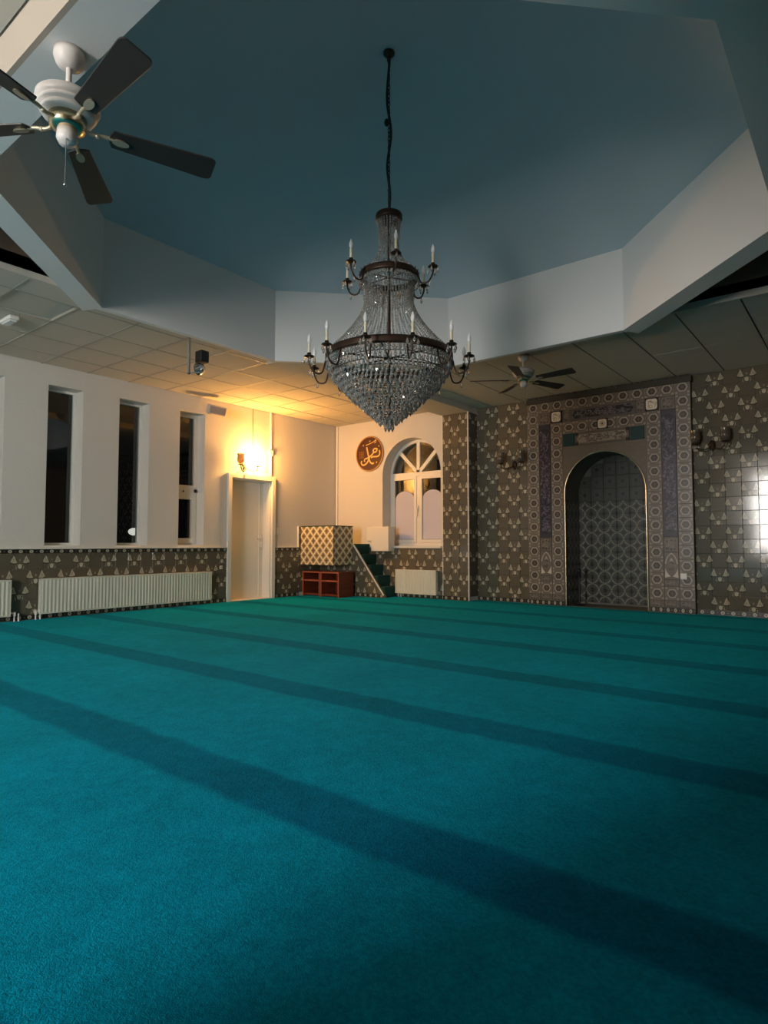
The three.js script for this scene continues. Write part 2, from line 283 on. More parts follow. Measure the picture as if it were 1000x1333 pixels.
// ---------------------------------------------------------------- floor
const H = 3.45, RIM = 3.35, DRUM_TOP = 4.27;
const XL = -8.8, ZB = -9.5, ZQ = -9.8, XR = 3, ZR = 6.0, ZW = 0.5, XW = -1.5;
{
  const f = struct('floor', 'teal blue prayer carpet with darker row stripes covering the hall floor', 'carpet');
  const g = bx(FLOOR.x0, XR + 0.3, -0.12, 0, FLOOR.z0, FLOOR.z1);
  const p = g.attributes.position, u = g.attributes.uv;
  for (let i = 0; i < p.count; i++) u.setXY(i, (p.getX(i) - FLOOR.x0) / 16.8, (FLOOR.z1 - p.getZ(i)) / 16.8);
  obj('carpet', g, M.carpet, f);
}

// ---------------------------------------------------------------- tiled areas: u along the wall, v up, on local plane z = w
function tiles(parent, name, u0, u1, v0, v1, nu, nv, w, mat, o = {}) {
  const d = o.d ?? 0.012, gap = o.gap ?? 0.0025, tw = (u1 - u0) / nu, th = (v1 - v0) / nv, per = o.per ?? 1, off = o.off ?? 0, geos = {};
  obj('grout_bed', bx(u0, u1, v0, v1, w - 0.004, w + 0.004), M.grout, parent);
  for (let j = 0; j < nv; j++) for (let i = 0; i < nu; i++) {
    if (o.skip && o.skip(u0 + (i + 0.5) * tw, v0 + (j + 0.5) * th, i, j)) continue;
    const a = (i + off) % per, b = j % per, k = a + '_' + b;
    geos[k] ??= tileGeo(tw - gap, th - gap, d, a / per, b / per, (a + 1) / per, (b + 1) / per);
    const m = new THREE.Mesh(geos[k], mat); m.name = o.n ?? 'tile'; m.castShadow = m.receiveShadow = true;
    m.position.set(u0 + (i + 0.5) * tw, v0 + (j + 0.5) * th, w); m.rotation.set((rnd() - 0.5) * 0.006, (rnd() - 0.5) * 0.008, 0); parent.add(m);
  }
}
function border(parent, u0, u1, v0, h, w, every = 0.13) {
  const g = bx(u0, u1, v0, v0 + h, w, w + 0.018), p = g.attributes.position, u = g.attributes.uv, nn = g.attributes.normal;
  for (let i = 0; i < p.count; i++) if (Math.abs(nn.getZ(i)) > 0.5) u.setXY(i, (p.getX(i) - u0) / (2 * every), (p.getY(i) - v0) / h);
  return obj('border_strip', g, M.border, parent);
}
const arcPath = (cx, cy, r, half, y0, pts = 24) => { const a = [[cx - half, y0], [cx + half, y0]]; for (let i = 0; i <= pts; i++) { const t = i / pts * Math.PI; a.push([cx + r * Math.cos(t), cy + r * Math.sin(t)]); } return a; };

// ---------------------------------------------------------------- left wall (local u = -z, local w = +x)
const LW = [XL, 0, 0], LRY = Math.PI / 2;
const WINS = [[2.7, 3.18], [3.72, 4.2], [4.74, 5.23], [5.77, 6.25]];
{
  const w = struct('wall_left', 'white plaster side wall with tiled dado and tall narrow windows', 'wall', LW, LRY);
  const holes = WINS.map(([a, b]) => rect(a, b, 0.95, 3.18)); holes.push(rect(6.8, 7.72, 0.001, 2.16));
  obj('plaster', ext(poly(rect(-6.0, 10.3, 0, 3.6), holes), 0.35, -0.35), M.plaster, w);
  const sk = (u, v) => false;
  border(w, -6.0, 6.72, 0, 0.07, 0); border(w, -6.0, 6.72, 0.87, 0.06, 0);
  tiles(w, 'tile', 2.12, 6.72, 0.07, 0.87, 23, 4, 0.002, M.floral, { per: 2, skip: sk });
  obj('dado_tile_field', bx(-6.0, 2.12, 0.07, 0.87, 0, 0.012), M.floral, w);
  border(w, 7.8, 8.42, 0, 0.07, 0); border(w, 7.8, 8.42, 0.87, 0.06, 0);
  tiles(w, 'tile', 7.8, 8.42, 0.07, 0.87, 3, 4, 0.002, M.floral, { per: 2 });
  tiles(w, 'tile', 8.42, 9.5, 0.07, 1.33, 5, 6, 0.002, M.floral, { per: 2 });
  const t = struct('trim_1', 'white ledge capping the tiled dado under the narrow windows', 'ledge', LW, LRY);
  obj('ledge', bx(-6.0, 6.72, 0.93, 0.95, 0, 0.035, 0.004), M.white, t);
  const t2 = struct('trim_2', 'short white ledge on the dado between door and pulpit', 'ledge', LW, LRY);
  obj('ledge', [bx(7.8, 8.4, 0.93, 0.945, 0, 0.03, 0.003), bx(8.4, 8.42, 0.93, 1.345, 0, 0.03, 0.003)], M.white, t2);
}
WINS.forEach(([a, b], i) => {
  const labels = ['tall narrow window above the radiator with pipes, cut off before its far jamb', 'tall narrow dark window over the near end of the long radiator', 'tall narrow dark window over the middle of the long radiator', 'tall narrow window split by a rail with knobs beside the door'];
  const g = struct('window_' + (i + 1), labels[i], 'window', LW, LRY), d = -0.2, y0 = 0.95, y1 = 3.18;
  obj('sill', bx(a + 0.002, b - 0.002, y0 + 0.001, y0 + 0.03, d, -0.004), M.frame, g);
  const fr = (x0, x1, v0, v1, t) => [bx(x0, x0 + t, v0, v1, d - 0.05, d), bx(x1 - t, x1, v0, v1, d - 0.05, d), bx(x0 + t, x1 - t, v0, v0 + t, d - 0.05, d), bx(x0 + t, x1 - t, v1 - t, v1, d - 0.05, d)];
  if (i < 3) {
    obj('window_frame', fr(a + 0.002, b - 0.002, y0 + 0.03, y1 - 0.002, 0.035), M.frame, g);
    obj('pane', bx(a + 0.037, b - 0.037, y0 + 0.065, y1 - 0.037, d - 0.03, d - 0.025), M.glass, g);
  } else {
    obj('window_frame', [...fr(a + 0.002, b - 0.002, y0 + 0.03, y1 - 0.002, 0.03), bx(a + 0.03, b - 0.03, 1.83, 1.95, d - 0.05, d + 0.01)], M.frame, g);
    const s1 = obj('sash', fr(a + 0.03, b - 0.03, 1.95, y1 - 0.03, 0.03), M.frame, g); obj('pane', bx(a + 0.06, b - 0.06, 1.98, y1 - 0.06, d - 0.03, d - 0.025), M.glass, s1);
    const s2 = obj('sash', fr(a + 0.03, b - 0.03, y0 + 0.06, 1.83, 0.085).map((q) => q.translate(0, 0, 0.012)), M.frame, g); obj('pane', bx(a + 0.115, b - 0.115, y0 + 0.145, 1.745, d - 0.03, d - 0.025), M.glass, s2);
    for (const [u, v, r] of [[a + 0.05, 1.89, 0.018], [a + 0.2, 1.875, 0.014], [b - 0.05, 1.89, 0.026]]) obj('knob', new THREE.SphereGeometry(r, 12, 8).scale(1, 1.2, 1).translate(u, v, d + 0.026), M.black, g);
  }
});
{
  const y = thing('yard_lamp', 'small bright lamp outside, seen low through the middle narrow window', 'outdoor lamp', [-11, 0, -6.27]);
  obj('post', cyl(0.03, 0.025, 1.17, 0, 0, 0, 12), M.black, y); obj('lamp_head', new THREE.SphereGeometry(0.09, 20, 14).scale(1, 0.8, 1.3).translate(0, 1.23, 0), M.yard, y);
  const yl = new THREE.PointLight(lin(1, 0.95, 0.85), 0.15, 0, 2); yl.castShadow = true; yl.position.set(0, 1.23, 0); y.add(yl);
}

// door
{
  const g = struct('door_1', 'white flush door set deep in its frame under the lit sconce', 'door', LW, LRY), d = -0.2;
  obj('door_frame', [bx(6.72, 6.8, 0, 2.24, -0.001, 0.045, 0.006), bx(7.72, 7.8, 0, 2.24, -0.001, 0.045, 0.006), bx(6.8, 7.72, 2.16, 2.24, -0.001, 0.045, 0.006)], M.frame, g);
  obj('jamb', [bx(6.8, 6.82, 0, 2.16, -0.34, 0), bx(7.7, 7.72, 0, 2.16, -0.34, 0), bx(6.82, 7.7, 2.14, 2.16, -0.34, 0)], M.frame, g);
  const leaf = obj('leaf', bx(6.82, 7.7, 0.012, 2.14, d - 0.04, d, 0.006), M.frame, g);
  obj('stop_bead', bx(7.6, 7.625, 0.02, 2.13, d, d + 0.012), M.frame, leaf);
  obj('handle', [bx(7.645, 7.68, 0.93, 1.18, d, d + 0.01, 0.004), rod([7.66, 1.09, d], [7.66, 1.09, d + 0.055], 0.009), tube([[7.66, 1.09, d + 0.055], [7.6, 1.09, d + 0.057], [7.53, 1.088, d + 0.055]], 0.009, 10)], M.chrome, leaf);
  obj('threshold', bx(6.82, 7.7, 0.0, 0.012, -0.34, 0.03), M.frame, g);
}

// ---------------------------------------------------------------- back wall: window bay (plane ZB) and prayer wall (plane ZQ)
const AW = { c: -6.88, r: 0.68, y0: 0.95, ys: 2.34 };
const NI = { x0: -3.93, x1: -2.67, c: -3.3, ys: 1.82, r: 0.63 };
{
  const w = struct('wall_back', 'prayer wall clad in grey floral tiles with white window bay', 'wall');
  const s = poly(rect(XL - 0.35, -5.62, 0, 3.6), [arcPath(AW.c, AW.ys, AW.r, AW.r, AW.y0)]);
  obj('plaster', ext(s, 0.6, ZB - 0.6), M.plaster, w);
  const q = poly(rect(-5.62, XR, 0, 3.6), [arcPath(NI.c, NI.ys, NI.r, NI.r, 0.001)]);
  obj('backing', ext(q, 0.12, ZQ - 0.12), M.grout, w);
  tiles(w, 'tile', -6.15, -5.625, 0.07, 3.35, 3, 16, ZB + 0.002, M.floral, { per: 2 });
  border(w, -6.15, -5.625, 0, 0.07, ZB);
  tiles(w, 'tile', -7.9, -6.15, 0.07, 0.93, 9, 4, ZB + 0.002, M.floral, { per: 2, off: 1 });
  border(w, -7.9, -6.15, 0, 0.07, ZB);
  tiles(w, 'tile', -5.6, -4.57, 0.07, 3.45, 5, 17, ZQ + 0.002, M.floral, { per: 2 });
  border(w, -5.6, -4.57, 0, 0.07, ZQ);
  tiles(w, 'tile', -2.03, -0.43, 0.07, 3.45, 8, 17, ZQ + 0.002, M.floral, { per: 2 });
  border(w, -2.03, XR, 0, 0.07, ZQ);
  const far = bx(-0.43, XR, 0.07, 3.45, ZQ, ZQ + 0.012), fu = far.attributes.uv, fp = far.attributes.position;
  for (let i = 0; i < fu.count; i++) fu.setXY(i, (fp.getX(i) + 2.03) / 0.4, (fp.getY(i) - 0.07) / 0.4);
  obj('tile_field', far, M.floral, w);
  // return of the window bay beside the prayer wall
  const ret = sub('bay_return', w, -5.62, 0, ZQ); ret.rotation.y = Math.PI / 2;
  tiles(ret, 'tile', -0.298, 0, 0.07, 3.35, 1, 16, 0.002, M.floral, { per: 2 });
  obj('corner_strip', bx(-5.628, -5.606, 0, 3.35, ZB - 0.012, ZB + 0.016, 0.004), M.white, w).userData.label = 'pale metal strip on tile corner';
  obj('corner_strip', bx(-6.165, -6.145, 0.0, 3.35, ZB, ZB + 0.014, 0.003), M.white, w);
  const bm = struct('trim_3', 'plastered ceiling beam running from drum to tiled pilaster', 'beam');
  obj('beam', prism([[-6.18, ZB - 0.02], [-5.6, ZB - 0.02], [-5.6, -5.76], [-6.04, -5.33], [-6.18, -5.33]], RIM, 3.6), M.panel, bm);
}
// arched window
{
  const g = struct('window_5', 'white arched window with fanlight bars and frosted lower panes', 'window', [0, 0, ZB]), d = -0.25, c = AW.c, r = AW.r - 0.003, ys = AW.ys;
  const ring = (ro, ri, y0, bot) => poly(arcPath(c, ys, ro, ro, y0), [arcPath(c, ys, ri, ri, y0 + bot)]);
  obj('window_frame', [ext(ring(r, r - 0.055, AW.y0 + 0.003, 0.07), 0.06, d - 0.06), bx(c - r + 0.05, c + r - 0.05, ys - 0.035, ys + 0.045, d - 0.06, d + 0.005), bx(c - 0.035, c + 0.035, AW.y0 + 0.07, ys - 0.03, d - 0.06, d + 0.005)], M.frame, g);
  for (const a of [45, 90, 135]) obj('fanlight_bar', bx(0.0, r - 0.03, -0.035, 0.035, d - 0.055, d + 0.002).rotateZ(R(a)).translate(c, ys + 0.02, 0), M.frame, g);
  for (const s of [-1, 1]) {
    const x0 = s < 0 ? c - r + 0.06 : c + 0.037, x1 = s < 0 ? c - 0.037 : c + r - 0.06, y0 = AW.y0 + 0.075, y1 = ys - 0.037;
    const sash = obj('casement', ext(poly(rect(x0, x1, y0, y1), [rect(x0 + 0.055, x1 - 0.055, y0 + 0.06, y1 - 0.055)]), 0.045, d - 0.03), M.frame, g);
    obj('pane', bx(x0 + 0.05, x1 - 0.05, y0 + 0.05, y1 - 0.05, d - 0.02, d - 0.015), M.glass, sash);
    const fx0 = x0 + 0.06, fx1 = x1 - 0.06, hw = (fx1 - fx0) / 2; const pts = [[fx0, y0 + 0.065], [fx1, y0 + 0.065]];
    for (let i = 0; i <= 16; i++) { const t = i / 16 * Math.PI; pts.push([(fx0 + fx1) / 2 + hw * Math.cos(t), 1.86 + 0.17 * Math.sin(t)]); }
    obj('frosted_film', ext(poly(pts), 0.003, d - 0.013), M.frosted, sash).userData.label = 'arch-topped frosted film';
  }
  const pane = (a0, a1) => { const p = [[c, ys + 0.03]]; for (let i = 0; i <= 10; i++) { const t = R(a0 + (a1 - a0) * i / 10); p.push([c + (r - 0.05) * Math.cos(t), ys + 0.03 + (r - 0.07) * Math.sin(t)]); } return ext(poly(p), 0.004, d - 0.032); };
  for (const [a, b] of [[2, 44], [46, 89], [91, 134], [136, 178]]) obj('fanlight_pane', pane(a, b), M.glass, g);
  obj('sill', bx(c - AW.r - 0.02, c + AW.r + 0.02, AW.y0 - 0.03, AW.y0 + 0.012, d, 0.035, 0.006), M.white, g);
  obj('handle', [bx(c - 0.015, c + 0.015, 1.62, 1.74, d + 0.015, d + 0.027, 0.004), bx(c - 0.01, c + 0.01, 1.52, 1.68, d + 0.03, d + 0.05, 0.005), bx(c - 0.008, c + 0.008, 1.66, 1.68, d + 0.02, d + 0.04)], M.white, g);
}

// ---------------------------------------------------------------- remaining walls
{
  const w = struct('wall_rear', 'plain white wall behind the viewer with a lit hall window', 'wall');
  obj('plaster', ext(poly(rect(XL - 0.35, XW + 0.3, 0, 3.75), [rect(HALL.x0, HALL.x1, HALL.y0, HALL.y1)]), 0.35, ZR), M.plaster, w);
  const wb = struct('wall_shade_block', 'unseen white wall corner added beside the viewer to shade the carpet', 'wall');
  obj('plaster', bx(XW, XR + 0.35, 0, 3.75, ZW, ZR), M.plaster, wb);  // unseen wall block, added to keep hall light off the right-hand carpet
  const g = struct('window_6', 'lit window to the entrance hall behind the viewer', 'window');
  obj('pane', bx(HALL.x0 + 0.04, HALL.x1 - 0.04, HALL.y0 + 0.04, HALL.y1 - 0.04, ZR + 0.14, ZR + 0.15), M.hall, g);
  obj('window_frame', [ext(poly(rect(HALL.x0 + 0.002, HALL.x1 - 0.002, HALL.y0 + 0.002, HALL.y1 - 0.002), [rect(HALL.x0 + 0.05, HALL.x1 - 0.05, HALL.y0 + 0.05, HALL.y1 - 0.05)]), 0.05, ZR + 0.12)], M.frame, g);
  const r = struct('wall_right', 'plain white side wall outside the view', 'wall', [XR, 0, 0]);
  obj('plaster', bx(0, 0.35, 0, 5.8, -10.2, ZW), M.plaster, r);
}

// ---------------------------------------------------------------- ceilings
{
  const c = struct('ceiling', 'suspended ceiling of square panels in a metal grid along the walls', 'ceiling');
  const xs = [-8.8, -8.305, -7.68, -7.055, -6.43, -6.055], zs = [ZB]; for (let k = 8; k >= -17; k--) { const z = -4.25 - 0.627 * k; if (z > ZB + 0.1 && z < ZR - 0.05) zs.push(z); } zs.push(ZR);
  const loose = { '3_14': 1, '2_12': 1, '3_11': 1 };
  for (let j = 0; j + 1 < zs.length; j++) for (let i = 0; i + 1 < xs.length; i++) {
    const m = obj('panel', bx(xs[i] + 0.011, xs[i + 1] - 0.011, 0, 0.015, zs[j] + 0.011, zs[j + 1] - 0.011).translate(-(xs[i] + xs[i + 1]) / 2, 0, -(zs[j] + zs[j + 1]) / 2), M.panel, c);
    m.position.set((xs[i] + xs[i + 1]) / 2, H + 0.002 + rnd() * 0.003, (zs[j] + zs[j + 1]) / 2);
    m.rotation.set((rnd() - 0.5) * 0.006, 0, (rnd() - 0.5) * 0.006);
    if (loose[i + '_' + j]) { m.position.y += 0.02; m.rotation.z = 0.03; m.rotation.x = 0.025; }
  }
  for (const x of xs.slice(1, -1)) obj('grid_bar', bx(x - 0.012, x + 0.012, H - 0.001, H + 0.03, ZB, ZR), M.bar, c);
  for (const z of zs.slice(1, -1)) obj('grid_bar', bx(xs[0], xs[5], H - 0.001, H + 0.028, z - 0.012, z + 0.012), M.bar, c);
  const qx = [-5.6, -5.3, -4.685, -4.068, -3.45, -2.833, -2.217, -1.6, -0.983, -0.366, 0.25, 0.867, 1.484, 2.1, 3], qz = [ZQ, -8.42, -6.975];
  for (let j = 0; j < 2; j++) for (let i = 0; i + 1 < qx.length; i++) {
    const m = obj('panel', bx(qx[i] + 0.008, qx[i + 1] - 0.008, 0, 0.015, qz[j] + 0.004, qz[j + 1] - 0.004).translate(-(qx[i] + qx[i + 1]) / 2, 0, -(qz[j] + qz[j + 1]) / 2), M.panel, c);
    m.position.set((qx[i] + qx[i + 1]) / 2, H + rnd() * 0.004, (qz[j] + qz[j + 1]) / 2); m.rotation.set(0, 0, (rnd() - 0.5) * 0.01);
  }
  obj('corner_panel', prism([[-5.62, -5.74], [-4.42, -6.94], [-4.42, -6.98], [-5.62, -6.98]], H, H + 0.02), M.panel, c);
  obj('edge_board', [bx(-6.05, -6.0, H - 0.008, H + 0.06, -3.01, ZR), bx(-2.0, XR, H - 0.008, H + 0.06, -6.985, -6.95)], M.panel, c);
  obj('ceiling_slab', [bx(XL - 0.3, -6.0, 3.5, 3.62, ZB - 0.5, ZR), bx(-6.2, XR, 3.5, 3.62, -10.2, -6.98), prism([[-6.2, -5.3], [-4.4, -7.0], [-6.2, -7.0]], 3.5, 3.62)], M.slab, c);

  const hall = struct('ceiling_hall', 'flat white plaster ceiling outside the drum near the entrance', 'ceiling');
  obj('plaster', [bx(-6.0, XR, 3.62, 3.75, -1.17, ZR), bx(-0.22, XR, 3.62, 3.75, -4.6, -1.17)], M.panel, hall);
  obj('added_fascia_board', bx(-6.0, XR, RIM, 3.585, -1.19, -1.165), M.addedFascia, hall).userData.label = 'added cream board toning down the lit face of the drum beam';  // added board, darker cream in colour to hold down light on the beam
  const vo = struct('ceiling_recess', 'timber-lined recesses in the ceiling corners outside the drum, made deep and brown to stay dark', 'ceiling recess');
  obj('timber_lining', [prism([[-6.2, -2.94], [-4.46, -1.19], [-6.2, -1.19]], 5.4, 5.5), bx(-6.03, -6.0, 3.5, 5.4, -2.95, -1.19), bx(-6.0, -4.5, 3.62, 5.4, -1.19, -1.15), prism([[-2.0, -7.12], [-0.27, -5.39], [-0.27, -4.5], [XR, -4.5], [XR, -7.12]], 5.8, 5.9), bx(-1.9, XR, 3.5, 5.8, -7.05, -6.98), bx(-0.25, XR, 3.62, 5.8, -4.62, -4.55)], M.timber, vo);  // shaft depth and brown tone put in so the corners stay dark
}
// octagonal drum and dome
const OC = [-3.235, -4.155], OA = 2.745, OS = OA * Math.tan(Math.PI / 8);
function octo(a) { const s = a * Math.tan(Math.PI / 8); return [[-a, s], [-a, -s], [-s, -a], [s, -a], [a, -s], [a, s], [s, a], [-s, a]].map(([x, z]) => [x + OC[0], z + OC[1]]); }
{
  const g = struct('ceiling_drum', 'white octagonal drum of plastered panels rising above the prayer hall', 'ceiling drum');
  const I = octo(OA), Wide = octo(OA + 0.22), Thin = octo(OA + 0.07);
  for (let k = 0; k < 8; k++) { const n = (k + 1) % 8, O = k < 3 ? Thin : Wide; obj('drum_panel', prism([I[k], I[n], O[n], O[k]], RIM, DRUM_TOP + 0.12), M.drum, g); }
  // dome: octagon at the springing, softening to a round crown
  const d = struct('ceiling_dome', 'shallow pale dome closing the octagonal drum above the chandelier', 'ceiling dome');
  const P = [], idx = [], U = [], NT = 96, NR = 14, rise = 1.08, r8 = (t) => { const q = Math.PI / 4, a = ((t % q) + q) % q - q / 2; return (OA + 0.005) / Math.cos(a); };
  for (const top of [0, 1]) for (let i = 0; i <= NR; i++) for (let j = 0; j < NT; j++) {
    const s = i / NR, t = j / NT * 2 * Math.PI, k = Math.min(1, s * 1.4), rr = (r8(t + Math.PI / 8) * (1 - k) + (OA + 0.1) * k) * (1 - s);
    P.push(OC[0] + rr * Math.cos(t) * (1 + 0.04 * top), DRUM_TOP + rise * (1 - Math.pow(1 - s, 1.15)) + 0.15 * top, OC[1] + rr * Math.sin(t) * (1 + 0.04 * top)); U.push(j / NT, s);
  }
  const S = (NR + 1) * NT;
  for (let i = 0; i < NR; i++) for (let j = 0; j < NT; j++) { const a = i * NT + j, b = i * NT + (j + 1) % NT, c2 = a + NT, e = b + NT; idx.push(a, b, e, a, e, c2, S + a, S + e, S + b, S + a, S + c2, S + e); }
  const dg = new THREE.BufferGeometry(); dg.setAttribute('position', new THREE.Float32BufferAttribute(P, 3)); dg.setAttribute('uv', new THREE.Float32BufferAttribute(U, 2)); dg.setIndex(idx); dg.computeVertexNormals();
  obj('dome_shell', dg, M.dome, d);
}

// ---------------------------------------------------------------- mihrab
{
  const m = thing('prayer_niche', 'arched prayer niche framed by ring tiles, purple script panels and brass edging', 'prayer niche', [-3.3, 0, ZQ]);
  const g = m, X = (x) => x + 3.3, W = 0.1;                 // frame front stands 10 cm proud
  const L0 = X(-4.57), R1 = X(-2.03), t = 0.205;
  const jl = X(NI.x0), jr = X(NI.x1), cx = 0;
  // surround: one slab with the arched opening cut out
  obj('surround', ext(poly(rect(L0, R1, 0, 3.4), [arcPath(cx, NI.ys, NI.r, NI.r, 0.001)]), W, 0.0), M.grout, g);
  const put = (name, mat, x0, x1, y0, y1, d = 0.012, label) => { const q = new THREE.Mesh(tileGeo(x1 - x0 - 0.003, y1 - y0 - 0.003, d), mat); q.name = name; q.castShadow = q.receiveShadow = true; q.position.set((x0 + x1) / 2, (y0 + y1) / 2, W); if (label) q.userData.label = label; g.add(q); return q; };
  const colsX = [L0, L0 + t, L0 + 2 * t, L0 + 3 * t], colsR = [R1 - 3 * t, R1 - 2 * t, R1 - t, R1];
  for (const C of [colsX, colsR]) {
    for (let j = 0; j < 14; j++) { const y = 0.38 + j * 0.2; for (const k of [0, 2]) if (!(k === 0 && C === colsX) || true) put('ring_tile', M.ring, C[k], C[k + 1], y, y + 0.2); }
    put('script_panel', M.purple, C[1], C[2], 1.1, 2.98, 0.016, 'dark purple panel of pale script');
    put('sprig_tile', M.sprig, C[1], C[2], 0.88, 1.1); put('tulip_tile', M.tulip, C[1], C[2], 0.48, 0.88); put('sprig_tile', M.sprig, C[1], C[2], 0.38, 0.48);
    put('sprig_tile', M.sprig, C[1], C[2], 2.98, 3.18);
    for (let k = 0; k < 3; k++) put('ring_tile', M.ring, C[k], C[k + 1], 0.18, 0.38);
    const b = border(g, C[0], C[3], 0, 0.08, W, 0.1); b.name = 'base_strip'; for (let k = 0; k < 3; k++) put('sprig_tile', M.sprig, C[k], C[k + 1], 0.08, 0.18);
  }
  const nTop = 12, tw = (R1 - L0) / nTop; for (let i = 0; i < nTop; i++) put('ring_tile', M.ring, L0 + i * tw, L0 + (i + 1) * tw, 3.18, 3.38);
  const a0 = colsX[3], a1 = colsR[0];
  // row with the long dark cartouche
  put('sprig_tile', M.sprig, colsX[2] + t, X(-3.82), 2.98, 3.18); put('sprig_tile', M.sprig, X(-2.79), colsR[0], 2.98, 3.18);
  put('script_cartouche', M.blackCart, X(-3.82), X(-2.79), 2.98, 3.18, 0.016, 'long dark cartouche of script');
  put('corner_square', M.sqA, X(-4.15), X(-3.955), 2.985, 3.185, 0.03, 'white rounded square tile'); put('corner_square', M.sqA, X(-2.66), X(-2.46), 2.985, 3.185, 0.03, 'white rounded square tile');
  const mid = (a1 - a0) / 6; for (let i = 0; i < 6; i++) put('ring_tile', M.ring, a0 + i * mid, a0 + (i + 1) * mid, 2.79, 2.98);
  put('centre_square', M.sqB, X(-3.385), X(-3.215), 2.8, 2.97, 0.026, 'white square tile with dark rosette');
  put('colour_square', M.teal, X(-3.945), X(-3.755), 2.58, 2.785, 0.014, 'plain teal square tile'); put('colour_square', M.teal, X(-2.88), X(-2.68), 2.58, 2.785, 0.014, 'plain teal square tile');
  put('script_cartouche', M.paleCart, X(-3.74), X(-2.895), 2.58, 2.785, 0.016, 'pale cartouche of dark script');
  // spandrel field around the arch
  const sp = ext(poly(rect(a0, a1, NI.ys - 0.2, 2.575), [[...arcPath(cx, NI.ys, NI.r + 0.004, NI.r + 0.004, NI.ys - 0.2)].map(([x, y]) => [x, Math.max(y, NI.ys - 0.2 + 1e-4)])]), 0.008, W);
  { const p = sp.attributes.position, u = sp.attributes.uv; for (let i = 0; i < u.count; i++) u.setXY(i, p.getX(i), p.getY(i)); }
  obj('spandrel', sp, M.spandrel, g);
  // brass edging of the arch
  const ed = []; for (let i = 0; i <= 10; i++) ed.push([-NI.r, 0.02 + i / 10 * (NI.ys - 0.02), W + 0.012]);
  for (let i = 1; i < 32; i++) { const q = Math.PI * (1 - i / 32); ed.push([NI.r * Math.cos(q), NI.ys + NI.r * Math.sin(q), W + 0.012]); }
  for (let i = 0; i <= 10; i++) ed.push([NI.r, NI.ys - i / 10 * (NI.ys - 0.02), W + 0.012]);
  obj('arch_edging', tube(ed, 0.011, 160, 6), M.brass, g).userData.label = 'thin brass strip round the arch';
  // recess
  const D = 0.5, inner = NI.r + 0.001, outer = NI.r + 0.08;
  obj('recess_lining', ext(poly(arcPath(cx, NI.ys, outer, outer, 0), [arcPath(cx, NI.ys, inner, inner, 0.0005)]), D, -D), M.grout, g);
  obj('recess_back', ext(poly(arcPath(cx, NI.ys, outer, outer, 0)), 0.06, -D - 0.06), M.grout, g);
  const nt = NI.r * 2 / 6;
  for (let j = 0; j < 8; j++) for (let i = 0; i < 6; i++) { const q = new THREE.Mesh(tileGeo(nt - 0.003, nt - 0.003, 0.01), M.niche); q.name = 'recess_tile'; q.receiveShadow = q.castShadow = true; q.position.set(-NI.r + (i + 0.5) * nt, 0.03 + (j + 0.5) * nt, -D); g.add(q); }
  const y0 = 0.03 + 8 * nt;
  for (let j = 0; j < 4; j++) for (let i = 0; i < 6; i++) {
    const px = -NI.r + (i + 0.5) * nt, py = y0 + (j + 0.5) * nt; if (Math.hypot(px, py - NI.ys) > NI.r + 0.03 && py > NI.ys) continue;
    const q = new THREE.Mesh(tileGeo(nt - 0.003, nt - 0.003, 0.008), M.nicheTop); q.name = 'vault_tile'; q.receiveShadow = q.castShadow = true; q.position.set(px, py, -D); g.add(q);
  }
  for (const s of [-1, 1]) for (let j = 0; j < 8; j++) for (let i = 0; i < 3; i++) { const q = new THREE.Mesh(tileGeo(0.165, nt - 0.003, 0.01), M.niche); q.name = 'side_tile'; q.castShadow = q.receiveShadow = true; q.position.set(s * (NI.r + 0.002), 0.03 + (j + 0.5) * nt, -D + 0.09 + i * 0.167); q.rotation.y = -s * Math.PI / 2; g.add(q); }
  // dark crenellated cornice over the frame
  const cr = [bx(L0, R1 + 0.02, 3.345, 3.43, 0.0, W + 0.05)]; for (let i = 0; i < 26; i++) cr.push(bx(L0 + 0.02 + i * 0.098, L0 + 0.07 + i * 0.098, 3.43, 3.447, 0.0, W + 0.05));
  obj('cornice', cr, M.cornice, g).userData.label = 'dark notched cornice';
}
tag(obj('electric_socket', [bx(-2.22, -2.13, 0.49, 0.58, ZQ + 0.112, ZQ + 0.124, 0.006), cyl(0.03, 0.03, 0.006, 0, -0.003, 0).rotateX(Math.PI / 2).translate(-2.175, 0.535, ZQ + 0.126)], M.plastic), 'white wall socket on the tile frame beside the prayer niche', 'socket');
{
  const t = thing('microphone_stand', 'slim black stand on the carpet just inside the prayer niche', 'stand', [-3.8, 0, -9.92]);
  obj('base', lathe([[0, 0], [0.09, 0], [0.09, 0.012], [0.02, 0.03], [0, 0.03]]), M.black, t);
  obj('pole', cyl(0.014, 0.012, 0.45, 0, 0.02, 0, 10), M.black, t);
  obj('head', [rod([0, 0.46, 0], [0.01, 0.56, 0.03], 0.03, 12), new THREE.SphereGeometry(0.034, 14, 10).translate(0.012, 0.57, 0.033)], M.black, t);
}

